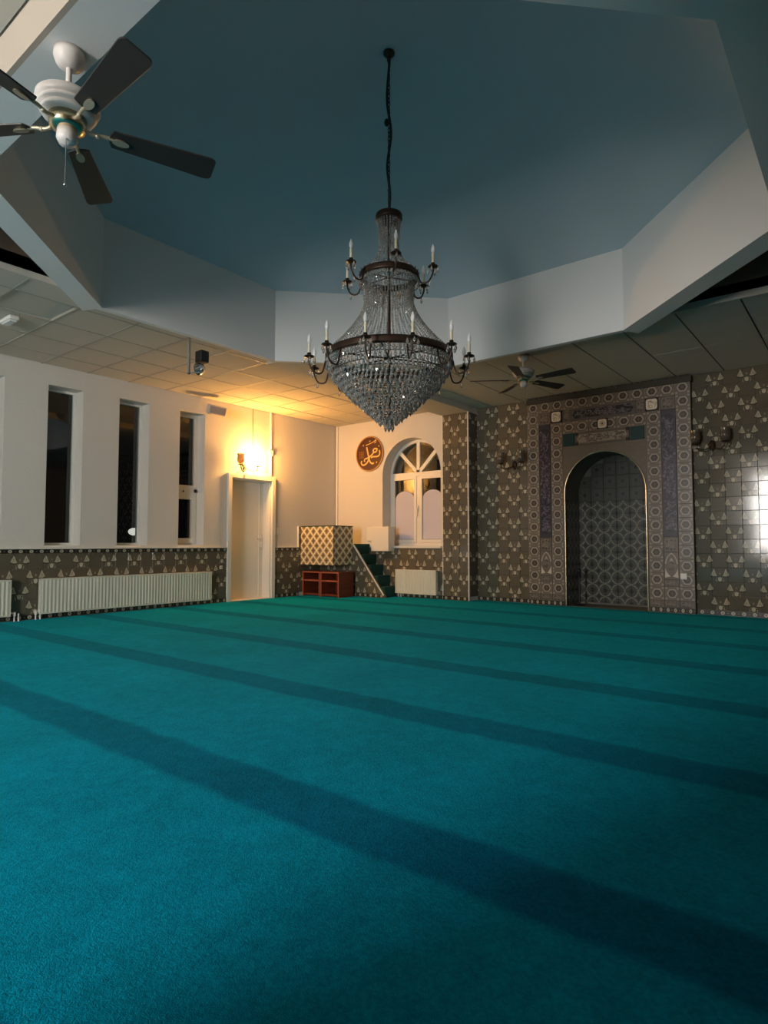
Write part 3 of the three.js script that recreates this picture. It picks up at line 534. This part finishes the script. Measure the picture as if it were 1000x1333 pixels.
// ---------------------------------------------------------------- radiators
function radiator(label, w, h, pos, ry) {
  const g = thing('panel_radiator', label, 'radiator', pos, ry, 'cream panel radiators');   // local x along the wall, z out, origin at wall, floor
  const n = Math.round(w / 0.05), pts = [], bk = [];
  for (let i = 0; i <= n * 4; i++) { const x = -w / 2 + 0.012 + (w - 0.024) * i / (n * 4), k = i % 4; pts.push([x, 0.095 + (k === 1 || k === 2 ? 0.006 : 0)]); }
  for (const p of pts) bk.push([p[0], p[1]]);
  bk.push([w / 2 - 0.012, 0.08], [-w / 2 + 0.012, 0.08]);
  const s = poly(bk.map(([x, z]) => [x, -z])), front = new THREE.ExtrudeGeometry(s, { depth: h - 0.04, bevelEnabled: false }).rotateX(-Math.PI / 2).translate(0, 0.09, 0);
  obj('ribbed_panel', front, M.radiator, g);
  obj('panel_edge', [bx(-w / 2, w / 2, 0.07, 0.094, 0.072, 0.1, 0.005), bx(-w / 2, w / 2, h + 0.046, h + 0.07, 0.03, 0.1, 0.005)], M.radiator, g);
  obj('rear_panel', bx(-w / 2 + 0.01, w / 2 - 0.01, 0.09, h + 0.05, 0.03, 0.045), M.radiator, g);
  for (const e of [-1, 1]) obj('side_cover', bx(e < 0 ? -w / 2 : w / 2 - 0.008, e < 0 ? -w / 2 + 0.008 : w / 2, 0.075, h + 0.066, 0.025, 0.098, 0.003), M.radiator, g);
  for (const e of [-1, 1]) obj('bracket', bx(e * (w / 2 - 0.25) - 0.02, e * (w / 2 - 0.25) + 0.02, 0.12, h, 0.0, 0.032), M.radiator, g);
  return g;
}
function pipes(g, x, xs) { for (const dx of xs) obj('pipe', tube([[x + dx, 0, 0.05], [x + dx, 0.05, 0.05], [x + dx, 0.1, 0.05]], 0.01, 8), M.plastic, g); obj('valve', [cyl(0.018, 0.018, 0.05, x + xs[0], 0.07, 0.05, 10), rod([x + xs[0], 0.1, 0.05], [x + (x < 0 ? 0.06 : -0.06) + xs[0], 0.12, 0.05], 0.01)], M.plastic, g); }
const rA = radiator('long cream panel radiator below the tall narrow windows beside the door', 2.7, 0.47, [XL + 0.02, 0, -4.995], LRY); pipes(rA, -1.35, [-0.035, 0.02]);
const rB = radiator('cream panel radiator across the pipes from the long radiator', 1.3, 0.47, [XL + 0.02, 0, -2.64], LRY); pipes(rB, 0.65, [0.06, 0.11]);
const rC = radiator('small cream panel radiator under the arched window', 0.93, 0.45, [-6.7, 0, ZB + 0.02], 0); pipes(rC, -0.46, [0.05, 0.1]);

// ---------------------------------------------------------------- small wall fittings
{
  const s = thing('light_switch', 'small white light switch beside the door frame', 'light switch', [XL, 1.24, -7.87], LRY);
  obj('plate', bx(-0.04, 0.04, -0.06, 0.06, 0, 0.012, 0.005), M.plastic, s); obj('rocker', bx(-0.025, 0.025, -0.035, 0.035, 0.012, 0.02, 0.004), M.plastic, s);
  const k = thing('electric_socket', 'tiny white socket in the dado tiles between long radiator and door', 'socket', [XL + 0.014, 0.6, -6.6], LRY);
  obj('plate', bx(-0.028, 0.028, -0.028, 0.028, 0, 0.01, 0.004), M.plastic, k); obj('insert', bx(-0.014, 0.014, -0.014, 0.014, 0.01, 0.014, 0.003), M.greyPlastic, k);
  const c = thing('cable_conduit', 'white cable trunking from the ceiling down to the door head', 'conduit', [XL, 0, 0], LRY);
  obj('riser', bx(7.675, 7.705, 2.26, H, 0, 0.03, 0.004), M.plastic, c); obj('head_run', bx(6.95, 7.705, 2.245, 2.27, 0, 0.025, 0.004), M.plastic, c); obj('junction_box', bx(7.65, 7.73, 2.64, 2.74, 0, 0.045, 0.008), M.plastic, c);
  tag(obj('cable_conduit', bx(-8.775, -8.735, 1.34, H, ZB, ZB + 0.035, 0.005), M.plastic), 'white corner trunking beside the script roundel', 'conduit');
  tag(obj('lamp_cable', tube([[XL + 0.012, H, -7.27], [XL + 0.013, 3.0, -7.268], [XL + 0.012, 2.62, -7.27]], 0.0045, 16, 6), M.greyPlastic), 'thin grey cable running from ceiling to the lit sconce', 'cable');
  const r = thing('script_roundel', 'brown round plaque with gold calligraphy on the white wall', 'plaque', [-7.88, 2.8, ZB]);
  const disc = new THREE.CylinderGeometry(0.345, 0.345, 0.02, 48).rotateX(Math.PI / 2).translate(0, 0, 0.012);
  { const p = disc.attributes.position, u = disc.attributes.uv; for (let i = 0; i < u.count; i++) u.setXY(i, 0.5 + p.getX(i) / 0.69, 0.5 + p.getY(i) / 0.69); }
  obj('disc', disc, M.roundel, r); obj('rim', new THREE.TorusGeometry(0.345, 0.012, 8, 48).translate(0, 0, 0.016), M.gold, r);
  const sp = thing('wall_speaker', 'small pale loudspeaker tilted from the wall above the split window', 'loudspeaker', [XL, 3.24, -6.33], LRY);
  const body = sub('tilted_body', sp, 0, 0, 0.2); body.rotation.set(R(18), R(-16), 0);
  obj('cabinet', bx(-0.15, 0.15, -0.075, 0.075, -0.07, 0.07, 0.015), M.speaker, body); obj('grille', bx(-0.135, 0.135, -0.06, 0.06, 0.07, 0.078, 0.004), M.grilleCloth, body);
  obj('bracket', [bx(-0.03, 0.03, -0.04, 0.05, 0, 0.01), rod([0, 0.02, 0], [0, 0.01, 0.15], 0.012)], M.greyPlastic, sp);
  const f = thing('ceiling_fitting', 'small white fitting on the ceiling panels near the drum', 'ceiling fitting', [-7.3, H, -2.66]);
  obj('housing', bx(-0.14, 0.14, -0.045, 0, -0.05, 0.05, 0.015), M.plastic, f); obj('lens', bx(-0.11, 0.11, -0.06, -0.045, -0.035, 0.035, 0.006), M.plastic, f);
  const p = thing('spotlight', 'black spotlight with round reflector on a hanging ceiling bracket', 'spotlight', [-6.2, RIM, -4.17]);
  obj('hanger', [bx(-0.012, 0.012, -0.38, H - RIM, -0.012, 0.012, 0.003), bx(-0.012, 0.012, -0.38, -0.36, -0.012, 0.012), rod([0, -0.36, 0], [0.08, -0.35, -0.1], 0.008)], M.greyPlastic, p);
  obj('housing', bx(0.03, 0.15, -0.235, -0.1, -0.17, -0.06, 0.008), M.black, p);
  obj('reflector', lathe([[0.02, 0], [0.05, 0.02], [0.068, 0.06], [0.07, 0.09]], 24).rotateX(Math.PI * 0.62).translate(0.09, -0.29, -0.14), M.chrome, p);
  obj('yoke', [rod([0.03, -0.3, -0.07], [0.09, -0.28, -0.12], 0.008), rod([0.08, -0.24, -0.12], [0.09, -0.3, -0.13], 0.01)], M.greyPlastic, p);
}

// ---------------------------------------------------------------- sconces
const tulip = () => lathe([[0.012, 0], [0.045, 0.01], [0.066, 0.05], [0.07, 0.1], [0.06, 0.15], [0.072, 0.19], [0.069, 0.19], [0.056, 0.15], [0.064, 0.1], [0.06, 0.05], [0.02, 0.015]], 24);
const dropGeo = (r, h) => lathe([[0, 0], [r * 0.55, h * 0.18], [r, h * 0.42], [r * 0.4, h * 0.8], [0, h]], 6);
function sconce(label, pos, ry, litSide, group) {
  const g = thing('wall_sconce', label, 'wall lamp', pos, ry, group);
  obj('backplate', [lathe([[0, 0], [0.06, 0], [0.055, 0.015], [0.02, 0.028], [0, 0.03]], 20).rotateX(Math.PI / 2).scale(0.8, 1.3, 1)], M.bronze, g);
  for (const s of [-1, 1]) {
    const a = obj('arm', [tube([[0, 0, 0.02], [s * 0.05, -0.05, 0.09], [s * 0.13, -0.07, 0.13], [s * 0.19, -0.02, 0.15], [s * 0.19, 0.02, 0.15]], 0.008, 20), lathe([[0, 0], [0.045, 0.008], [0.05, 0.02], [0, 0.02]], 18).translate(s * 0.19, 0.01, 0.15)], M.bronze, g);
    if (s === litSide) {
      obj('glowing_shade', lathe([[0, 0], [0.05, 0.008], [0.085, 0.06], [0.095, 0.13], [0.08, 0.2], [0.045, 0.25], [0, 0.265]], 28).translate(s * 0.19, 0.03, 0.15), M.lit, a).userData.label = 'glowing glass shade';
      const pl = new THREE.PointLight(lin(...LAMP_RGB), LAMP_CD, 0, 2); pl.castShadow = true; pl.shadow.radius = 4; pl.position.set(s * 0.19, 0.16, 0.15); a.add(pl);
    } else obj('glass_shade', tulip().translate(s * 0.19, 0.03, 0.15), M.shade, a);
    for (let k = 0; k < 5; k++) { const t = k / 5 * 6.28; obj('prism', dropGeo(0.011, 0.06).translate(s * 0.19 + 0.04 * Math.cos(t), -0.055, 0.15 + 0.04 * Math.sin(t)), M.crystal, a); }
  }
  obj('pendant_prism', dropGeo(0.018, 0.11).translate(0, -0.17, 0.06), M.crystal, g);
  obj('hook', tube([[0, -0.03, 0.03], [0, -0.04, 0.06], [0, -0.06, 0.06]], 0.004, 8, 6), M.bronze, g);
  return g;
}
sconce('two-armed wall sconce above the white door with one glowing shade', [XL, 2.36, -7.08], LRY, 1);
sconce('unlit two-armed sconce on tiles between pilaster and prayer niche', [-4.86, 2.36, ZQ + 0.014], 0, 0, 'unlit sconces flanking the prayer niche');
sconce('unlit two-armed sconce on tiles beside the niche wall socket', [-1.78, 2.4, ZQ + 0.014], 0, 0, 'unlit sconces flanking the prayer niche');

// ---------------------------------------------------------------- pulpit (minbar)
{
  const g = thing('pulpit', 'corner pulpit with lattice parapet, tiled flank and green carpeted steps', 'pulpit');
  const bodyShape = poly([[XL + 0.02, 0], [-7.15, 0], [-7.15, 0.03], [-7.92, 0.98], [XL + 0.02, 0.98]]);
  obj('body', ext(bodyShape, 0.06, -9.1), M.grout, g);
  obj('body', bx(XL + 0.02, -7.93, 0, 0.6, ZB + 0.02, -9.02), M.grout, g);
  // tiled flank: tiles kept under the stair slope
  const flank = ext(poly([[-7.92, 0.07], [-7.24, 0.07], [-7.91, 0.92], [-7.92, 0.92]]), 0.01, -9.04), u = flank.attributes.uv, p = flank.attributes.position;
  for (let i = 0; i < u.count; i++) u.setXY(i, p.getX(i) / 0.4, p.getY(i) / 0.4);
  obj('tiled_flank', flank, M.floral, g); border(g, -7.92, -7.18, 0, 0.07, -9.04).name = 'border_strip';
  obj('flank_edging', rod([-7.16, 0.05, -9.03], [-7.92, 1.0, -9.03], 0.014), M.white, g).userData.label = 'white edging along the stair slope';
  tiles(g, 'tile', XL + 0.03, -7.94, 0.07, 0.6, 4, 3, -9.018, M.floral, { per: 2 });
  const hts = [0.2, 0.4, 0.6, 0.8, 1.0], xs = [-7.19, -7.36, -7.53, -7.7, -7.87, XL + 0.03];
  for (let i = 0; i < 5; i++) obj('step', bx(i < 4 ? xs[i + 1] - 0.02 : xs[5], xs[i], i ? hts[i - 1] - 0.02 : 0, hts[i], ZB + 0.02, -9.1, 0.012), M.stairGreen, g).userData.label = 'green carpeted step';
  // parapet box
  const pz = -8.47, px = -7.93, f = obj('parapet', [bx(XL + 0.02, px - 0.012, 0.6, 1.33, pz - 0.03, pz - 0.012), bx(px - 0.03, px - 0.012, 0.6, 1.33, -9.04, pz - 0.012), bx(XL + 0.02, px - 0.012, 0.6, 0.63, -9.04, pz - 0.012)], M.grout, g);
  const cell = 0.1825;
  for (let j = 0; j < 4; j++) {
    for (let i = 0; i < 5; i++) { const q = new THREE.Mesh(tileGeo(0.172, cell - 0.001, 0.012), M.pulpit); q.name = 'lattice_tile'; q.castShadow = q.receiveShadow = true; q.position.set(XL + 0.02 + 0.087 + i * 0.1735, 0.6 + (j + 0.5) * cell, pz - 0.012); f.add(q); }
    for (let i = 0; i < 3; i++) { const q = new THREE.Mesh(tileGeo(0.18, cell - 0.001, 0.012), M.pulpit); q.name = 'lattice_tile'; q.castShadow = q.receiveShadow = true; q.position.set(px - 0.012, 0.6 + (j + 0.5) * cell, -9.04 + 0.092 + i * 0.186); q.rotation.y = Math.PI / 2; f.add(q); }
  }
  obj('parapet_cap', [bx(XL + 0.02, px + 0.004, 1.33, 1.345, pz - 0.04, pz + 0.004), bx(px - 0.04, px + 0.004, 1.33, 1.345, -9.04, pz - 0.04)], M.stairGreen, g);
  const b = thing('wall_box', 'white boxed ledge on the wall above the pulpit steps', 'ledge box', [-7.48, 0.86, ZB]);
  obj('box', bx(-0.21, 0.22, 0, 0.47, 0.002, 0.2, 0.01), M.white, b); obj('shelf', bx(-0.46, -0.21, 0.2, 0.47, 0.002, 0.03, 0.004), M.white, b);
  for (const [i, x] of [[0, -8.545], [1, -8.06]]) {
    const c = thing('shoe_shelf', i ? 'red brown two-tier cubby shelf under the pulpit on the step side' : 'red brown two-tier cubby shelf under the pulpit against the side wall', 'shelf', [x, 0, -8.53], 0, 'cubby shelves under the pulpit');
    const hw = 0.235, h = 0.47, dp = 0.42;
    for (const s of [-1, 1]) { obj('side_panel', bx(s < 0 ? -hw : hw - 0.025, s < 0 ? -hw + 0.025 : hw, 0, h, -dp, 0, 0.003), M.wood, c); obj('front_edge', bx(s < 0 ? -hw : hw - 0.025, s < 0 ? -hw + 0.025 : hw, 0, h, 0, 0.004), M.woodFace, c); }
    for (const y of [0.02, 0.285, h - 0.025]) obj('shelf_board', bx(-hw + 0.025, hw - 0.025, y, y + 0.028, -dp, 0.003, 0.003), y > 0.1 ? M.woodFace : M.wood, c);
    obj('back_panel', bx(-hw + 0.025, hw - 0.025, 0.05, h - 0.025, -dp, -dp + 0.012), M.wood, c);
  }
}

// ---------------------------------------------------------------- ceiling fans
function fan(label, pos, a0, yb) {                              // pos = fixing point; yb = height of the blades
  const g = thing('ceiling_fan', label, 'ceiling fan', pos), d = yb - pos[1];
  obj('canopy', lathe([[0, 0], [0.068, 0], [0.07, -0.03], [0.058, -0.065], [0.03, -0.085], [0, -0.085]], 28), M.fanWhite, g);
  obj('downrod', cyl(0.013, 0.013, -d - 0.2, 0, d + 0.14, 0, 12), M.fanWhite, g);
  const h = obj('motor_housing', lathe([[0, 0.15], [0.05, 0.148], [0.11, 0.14], [0.14, 0.118], [0.143, 0.09], [0.128, 0.084], [0.126, 0.078], [0.133, 0.072], [0.13, 0.062], [0.114, 0.058], [0.112, 0.052], [0.119, 0.046], [0.114, 0.036], [0.09, 0.03], [0, 0.03]], 40).translate(0, d, 0), M.fanWhite, g);
  obj('hub_ring', lathe([[0.03, 0.03], [0.085, 0.03], [0.08, -0.015], [0.05, -0.03], [0, -0.03]], 32).translate(0, d, 0), M.brass, h);
  obj('switch_cap', lathe([[0, -0.028], [0.045, -0.03], [0.048, -0.07], [0.036, -0.095], [0, -0.1]], 24).translate(0, d, 0), M.fanWhite, g);
  obj('pull_chain', [cyl(0.0022, 0.0022, 0.22, 0.035, d - 0.31, 0.02, 6), new THREE.SphereGeometry(0.008, 8, 6).translate(0.035, d - 0.315, 0.02)], M.chrome, g);
  for (let k = 0; k < 5; k++) {
    const b = sub('blade', g, 0, d, 0); b.rotation.y = -R(a0 + 72 * k);
    const s = new THREE.Shape(); s.moveTo(0.2, -0.05); s.lineTo(0.65, -0.07); s.quadraticCurveTo(0.685, -0.07, 0.69, -0.05); s.lineTo(0.69, 0.05); s.quadraticCurveTo(0.685, 0.07, 0.65, 0.07); s.lineTo(0.2, 0.05); s.quadraticCurveTo(0.17, 0, 0.2, -0.05);
    const paddle = new THREE.ExtrudeGeometry(s, { depth: 0.006, bevelEnabled: true, bevelSize: 0.002, bevelThickness: 0.0015, bevelSegments: 1 }).rotateX(Math.PI / 2).rotateX(R(-13));
    obj('paddle', paddle, M.blade, b);
    obj('bracket', [tube([[0.07, 0.0, 0], [0.11, -0.012, 0], [0.16, -0.004, 0], [0.2, -0.004, 0]], 0.009, 12), new THREE.CylinderGeometry(0.022, 0.025, 0.008, 16).scale(1.6, 1, 0.8).rotateX(R(-13)).translate(0.235, -0.012, 0), new THREE.SphereGeometry(0.012, 10, 8).translate(0.13, -0.012, 0)], M.bracketBrass, b);
  }
  return g;
}
fan('white ceiling fan with dark blades hung from the drum beam', [-2.95, RIM, -1.3], 3, 2.99);
fan('white ceiling fan with dark blades below the ceiling before the prayer niche', [-3.52, H, -7.37], 3, 3.13);

// ---------------------------------------------------------------- chandelier
{
  const C = thing('crystal_chandelier', 'large tiered crystal chandelier with candle bulbs hanging from the dome', 'chandelier', [OC[0], 0, OC[1]]);
  obj('ceiling_hook', [lathe([[0, 5.36], [0.05, 5.34], [0.05, 5.32], [0.02, 5.29], [0, 5.29]], 20), new THREE.TorusGeometry(0.018, 0.005, 6, 14).translate(0, 5.275, 0)], M.bronze, C);
  const links = []; const nl = 36; for (let i = 0; i < nl; i++) { const q = new THREE.TorusGeometry(0.014, 0.0045, 5, 10).scale(0.75, 1.6, 1); if (i % 2) q.rotateY(Math.PI / 2); links.push(q.translate(0, 5.25 - i * (1.36 / (nl - 1)), 0)); }
  obj('chain', links, M.bronze, C); obj('flex', tube([[0.01, 5.25, 0.005], [-0.014, 4.9, 0.01], [0.016, 4.6, -0.01], [-0.012, 4.3, 0.01], [0.012, 4.05, 0], [0, 3.88, 0]], 0.011, 60, 6), M.flex, C);
  obj('cable_knot', new THREE.SphereGeometry(0.022, 10, 8).scale(1, 1.6, 1).translate(-0.018, 4.7, 0.01), M.black, C);
  const hoop = (r, y, h) => lathe([[r - 0.012, y - h / 2], [r + 0.004, y - h / 2], [r + 0.01, y - h / 4], [r + 0.006, y], [r + 0.01, y + h / 4], [r + 0.004, y + h / 2], [r - 0.012, y + h / 2], [r - 0.012, y - h / 2]], 64);
  obj('crown_hoop', [hoop(0.108, 3.84, 0.055), lathe([[0, 3.885], [0.05, 3.885], [0.11, 3.865], [0.1, 3.86], [0, 3.87]], 32)], M.bronze, C);
  obj('middle_hoop', hoop(0.25, 3.31, 0.055), M.bronze, C); obj('main_hoop', hoop(0.54, 2.595, 0.06), M.bronze, C);
  obj('stem', cyl(0.014, 0.014, 1.75, 0, 2.1, 0, 12), M.bronze, C);
  for (let k = 0; k < 6; k++) { const t = k * Math.PI / 3; obj('spoke', rod([0, 3.31, 0], [0.245 * Math.cos(t), 3.31, 0.245 * Math.sin(t)], 0.006, 6), M.bronze, C); obj('spoke', rod([0, 2.595, 0], [0.53 * Math.cos(t), 2.595, 0.53 * Math.sin(t)], 0.008, 6), M.bronze, C); }
  const stuff = (name, geo, mats, label) => { const im = new THREE.InstancedMesh(geo, M.crystal, mats.length); mats.forEach((m, i) => im.setMatrixAt(i, m)); im.name = name; im.castShadow = im.receiveShadow = true; im.userData.kind = 'stuff'; im.userData.label = label; C.add(im); return im; };
  const bead = new THREE.OctahedronGeometry(1, 0); bead.computeVertexNormals();
  const Q = new THREE.Quaternion(), V = (x, y, z) => new THREE.Vector3(x, y, z), E3 = new THREE.Euler();
  const strands = (n, prof, m, s) => { const out = []; for (let i = 0; i < n; i++) { const t = (i + 0.5) / n * 2 * Math.PI; for (let j = 0; j <= m; j++) { const [r, y] = prof(j / m); out.push(new THREE.Matrix4().compose(V(r * Math.cos(t), y, r * Math.sin(t)), Q.setFromEuler(E3.set(rnd() * 3, rnd() * 3, 0)).clone(), V(s, s * 1.25, s))); } } return out; };
  const mix = (a, b, t) => a + (b - a) * t;
  stuff('neck_strands', bead, [...strands(26, (t) => [mix(0.1, 0.075, Math.sin(Math.PI * Math.min(1, t * 1.1)) * 0.9) + 0.16 * Math.pow(t, 5), mix(3.81, 3.34, t)], 26, 0.0085), ...strands(20, (t) => [0.09, mix(3.8, 3.66, t)], 6, 0.01)], 'bead strands of the neck');
  stuff('waist_strands', bead, [...strands(56, (t) => [0.235 - 0.06 * Math.sin(Math.PI * Math.min(1, t * 1.25)) * (1 - t) + 0.3 * Math.pow(t, 2.6), mix(3.28, 2.63, t)], 40, 0.0085), ...strands(44, (t) => [0.215, mix(3.27, 3.12, t)], 6, 0.011)], 'bead strands flaring to the main hoop');
  // basket tiers
  const drop = dropGeo(1, 1).translate(0, -1, 0).toNonIndexed(); drop.computeVertexNormals();
  const tiers = [], hoops = [], prof = [[0.535, 2.56], [0.515, 2.51], [0.48, 2.46], [0.447, 2.42], [0.415, 2.385], [0.38, 2.35], [0.345, 2.315], [0.31, 2.28], [0.27, 2.245], [0.235, 2.21], [0.195, 2.175], [0.155, 2.14], [0.115, 2.105], [0.075, 2.075], [0.035, 2.05]];
  prof.forEach(([r, y], k) => {
    hoops.push(new THREE.TorusGeometry(r, 0.004, 5, 48).rotateX(Math.PI / 2).translate(0, y, 0));
    const n = Math.round(2 * Math.PI * r / 0.04);
    for (let i = 0; i < n; i++) { const t = (i + (k % 2) * 0.5) / n * 2 * Math.PI; tiers.push(new THREE.Matrix4().compose(V(r * Math.cos(t), y + 0.004, r * Math.sin(t)), Q.setFromEuler(E3.set((rnd() - 0.5) * 0.2, rnd() * 6, (rnd() - 0.5) * 0.2)).clone(), V(0.0145, 0.066 + 0.012 * rnd(), 0.0145)));
      tiers.push(new THREE.Matrix4().compose(V(r * Math.cos(t + 0.03), y + 0.012, r * Math.sin(t + 0.03)), Q.identity().clone(), V(0.008, 0.018, 0.008))); }
  });
  for (const [r, n] of [[0.035, 8], [0.0, 1]]) for (let i = 0; i < n; i++) tiers.push(new THREE.Matrix4().compose(V(r * Math.cos(i), 2.04, r * Math.sin(i)), Q.identity().clone(), V(0.014, 0.085, 0.014)));
  stuff('basket_crystals', drop, tiers, 'rows of hanging crystal drops'); obj('basket_rings', hoops, M.bronze, C);
  const fringe = []; for (const [R0, y0, n] of [[0.54, 2.56, 110], [0.25, 3.28, 52]]) for (let i = 0; i < n; i++) { const t = i / n * 6.2832; fringe.push(new THREE.Matrix4().compose(V((R0 + 0.008) * Math.cos(t), y0, (R0 + 0.008) * Math.sin(t)), Q.identity().clone(), V(0.012, 0.05, 0.012))); }
  stuff('hoop_fringe', drop, fringe, 'crystal fringe below the hoops');
  const armParts = (r0, r1, dip) => ({ arm: [tube([[r0, 0, 0], [r0 + (r1 - r0) * 0.3, -dip, 0], [r0 + (r1 - r0) * 0.72, -dip * 0.95, 0], [r1, -dip * 0.35, 0], [r1, 0, 0]], 0.0075, 22, 6)],
    cup: [lathe([[0, 0], [0.045, 0.012], [0.04, 0.02], [0.018, 0.022], [0.016, 0.045], [0, 0.045]], 18).translate(r1, -0.01, 0)], candle: [cyl(0.012, 0.011, 0.085, r1, 0.03, 0, 12)],
    bulb: [lathe([[0, 0], [0.009, 0.004], [0.017, 0.025], [0.016, 0.045], [0.007, 0.075], [0, 0.088]], 16).translate(r1, 0.114, 0)] });
  const tier = (n, off, r0, r1, y, dip) => {
    const P = armParts(r0, r1, dip), G = Object.fromEntries(Object.entries(P).map(([k, v]) => [k, merge(v)])), dg = dropGeo(0.013, 0.06).translate(0, -0.06, 0);
    for (let k = 0; k < n; k++) {
      const a = new THREE.Mesh(G.arm, M.bronze); a.name = 'arm'; a.castShadow = a.receiveShadow = true; a.position.y = y; a.rotation.y = off + k * 2 * Math.PI / n; C.add(a);
      for (const [nm, mat] of [['cup', M.bronze], ['candle', M.ivory], ['bulb', M.bulb]]) { const q = new THREE.Mesh(G[nm], mat); q.name = nm; q.castShadow = q.receiveShadow = true; a.add(q); }
      for (const [dx, dz, dy] of [[0.042, 0, 0], [-0.042, 0, 0], [0, 0.042, 0], [0, -0.042, 0], [-0.03, 0, -dip * 0.9]]) { const q = new THREE.Mesh(dg, M.crystal); q.name = 'prism'; q.castShadow = q.receiveShadow = true; q.position.set(r1 + dx, dy, dz); a.add(q); }
    }
  };
  // the direction from the axis to the viewer fixes how the arms fan out
  const toCam = Math.atan2(OC[1], -OC[0]);
  tier(12, toCam + R(15), 0.545, 0.69, 2.555, 0.13); tier(6, toCam + R(8), 0.255, 0.4, 3.33, 0.12);
}

renderer.render(scene, camera);
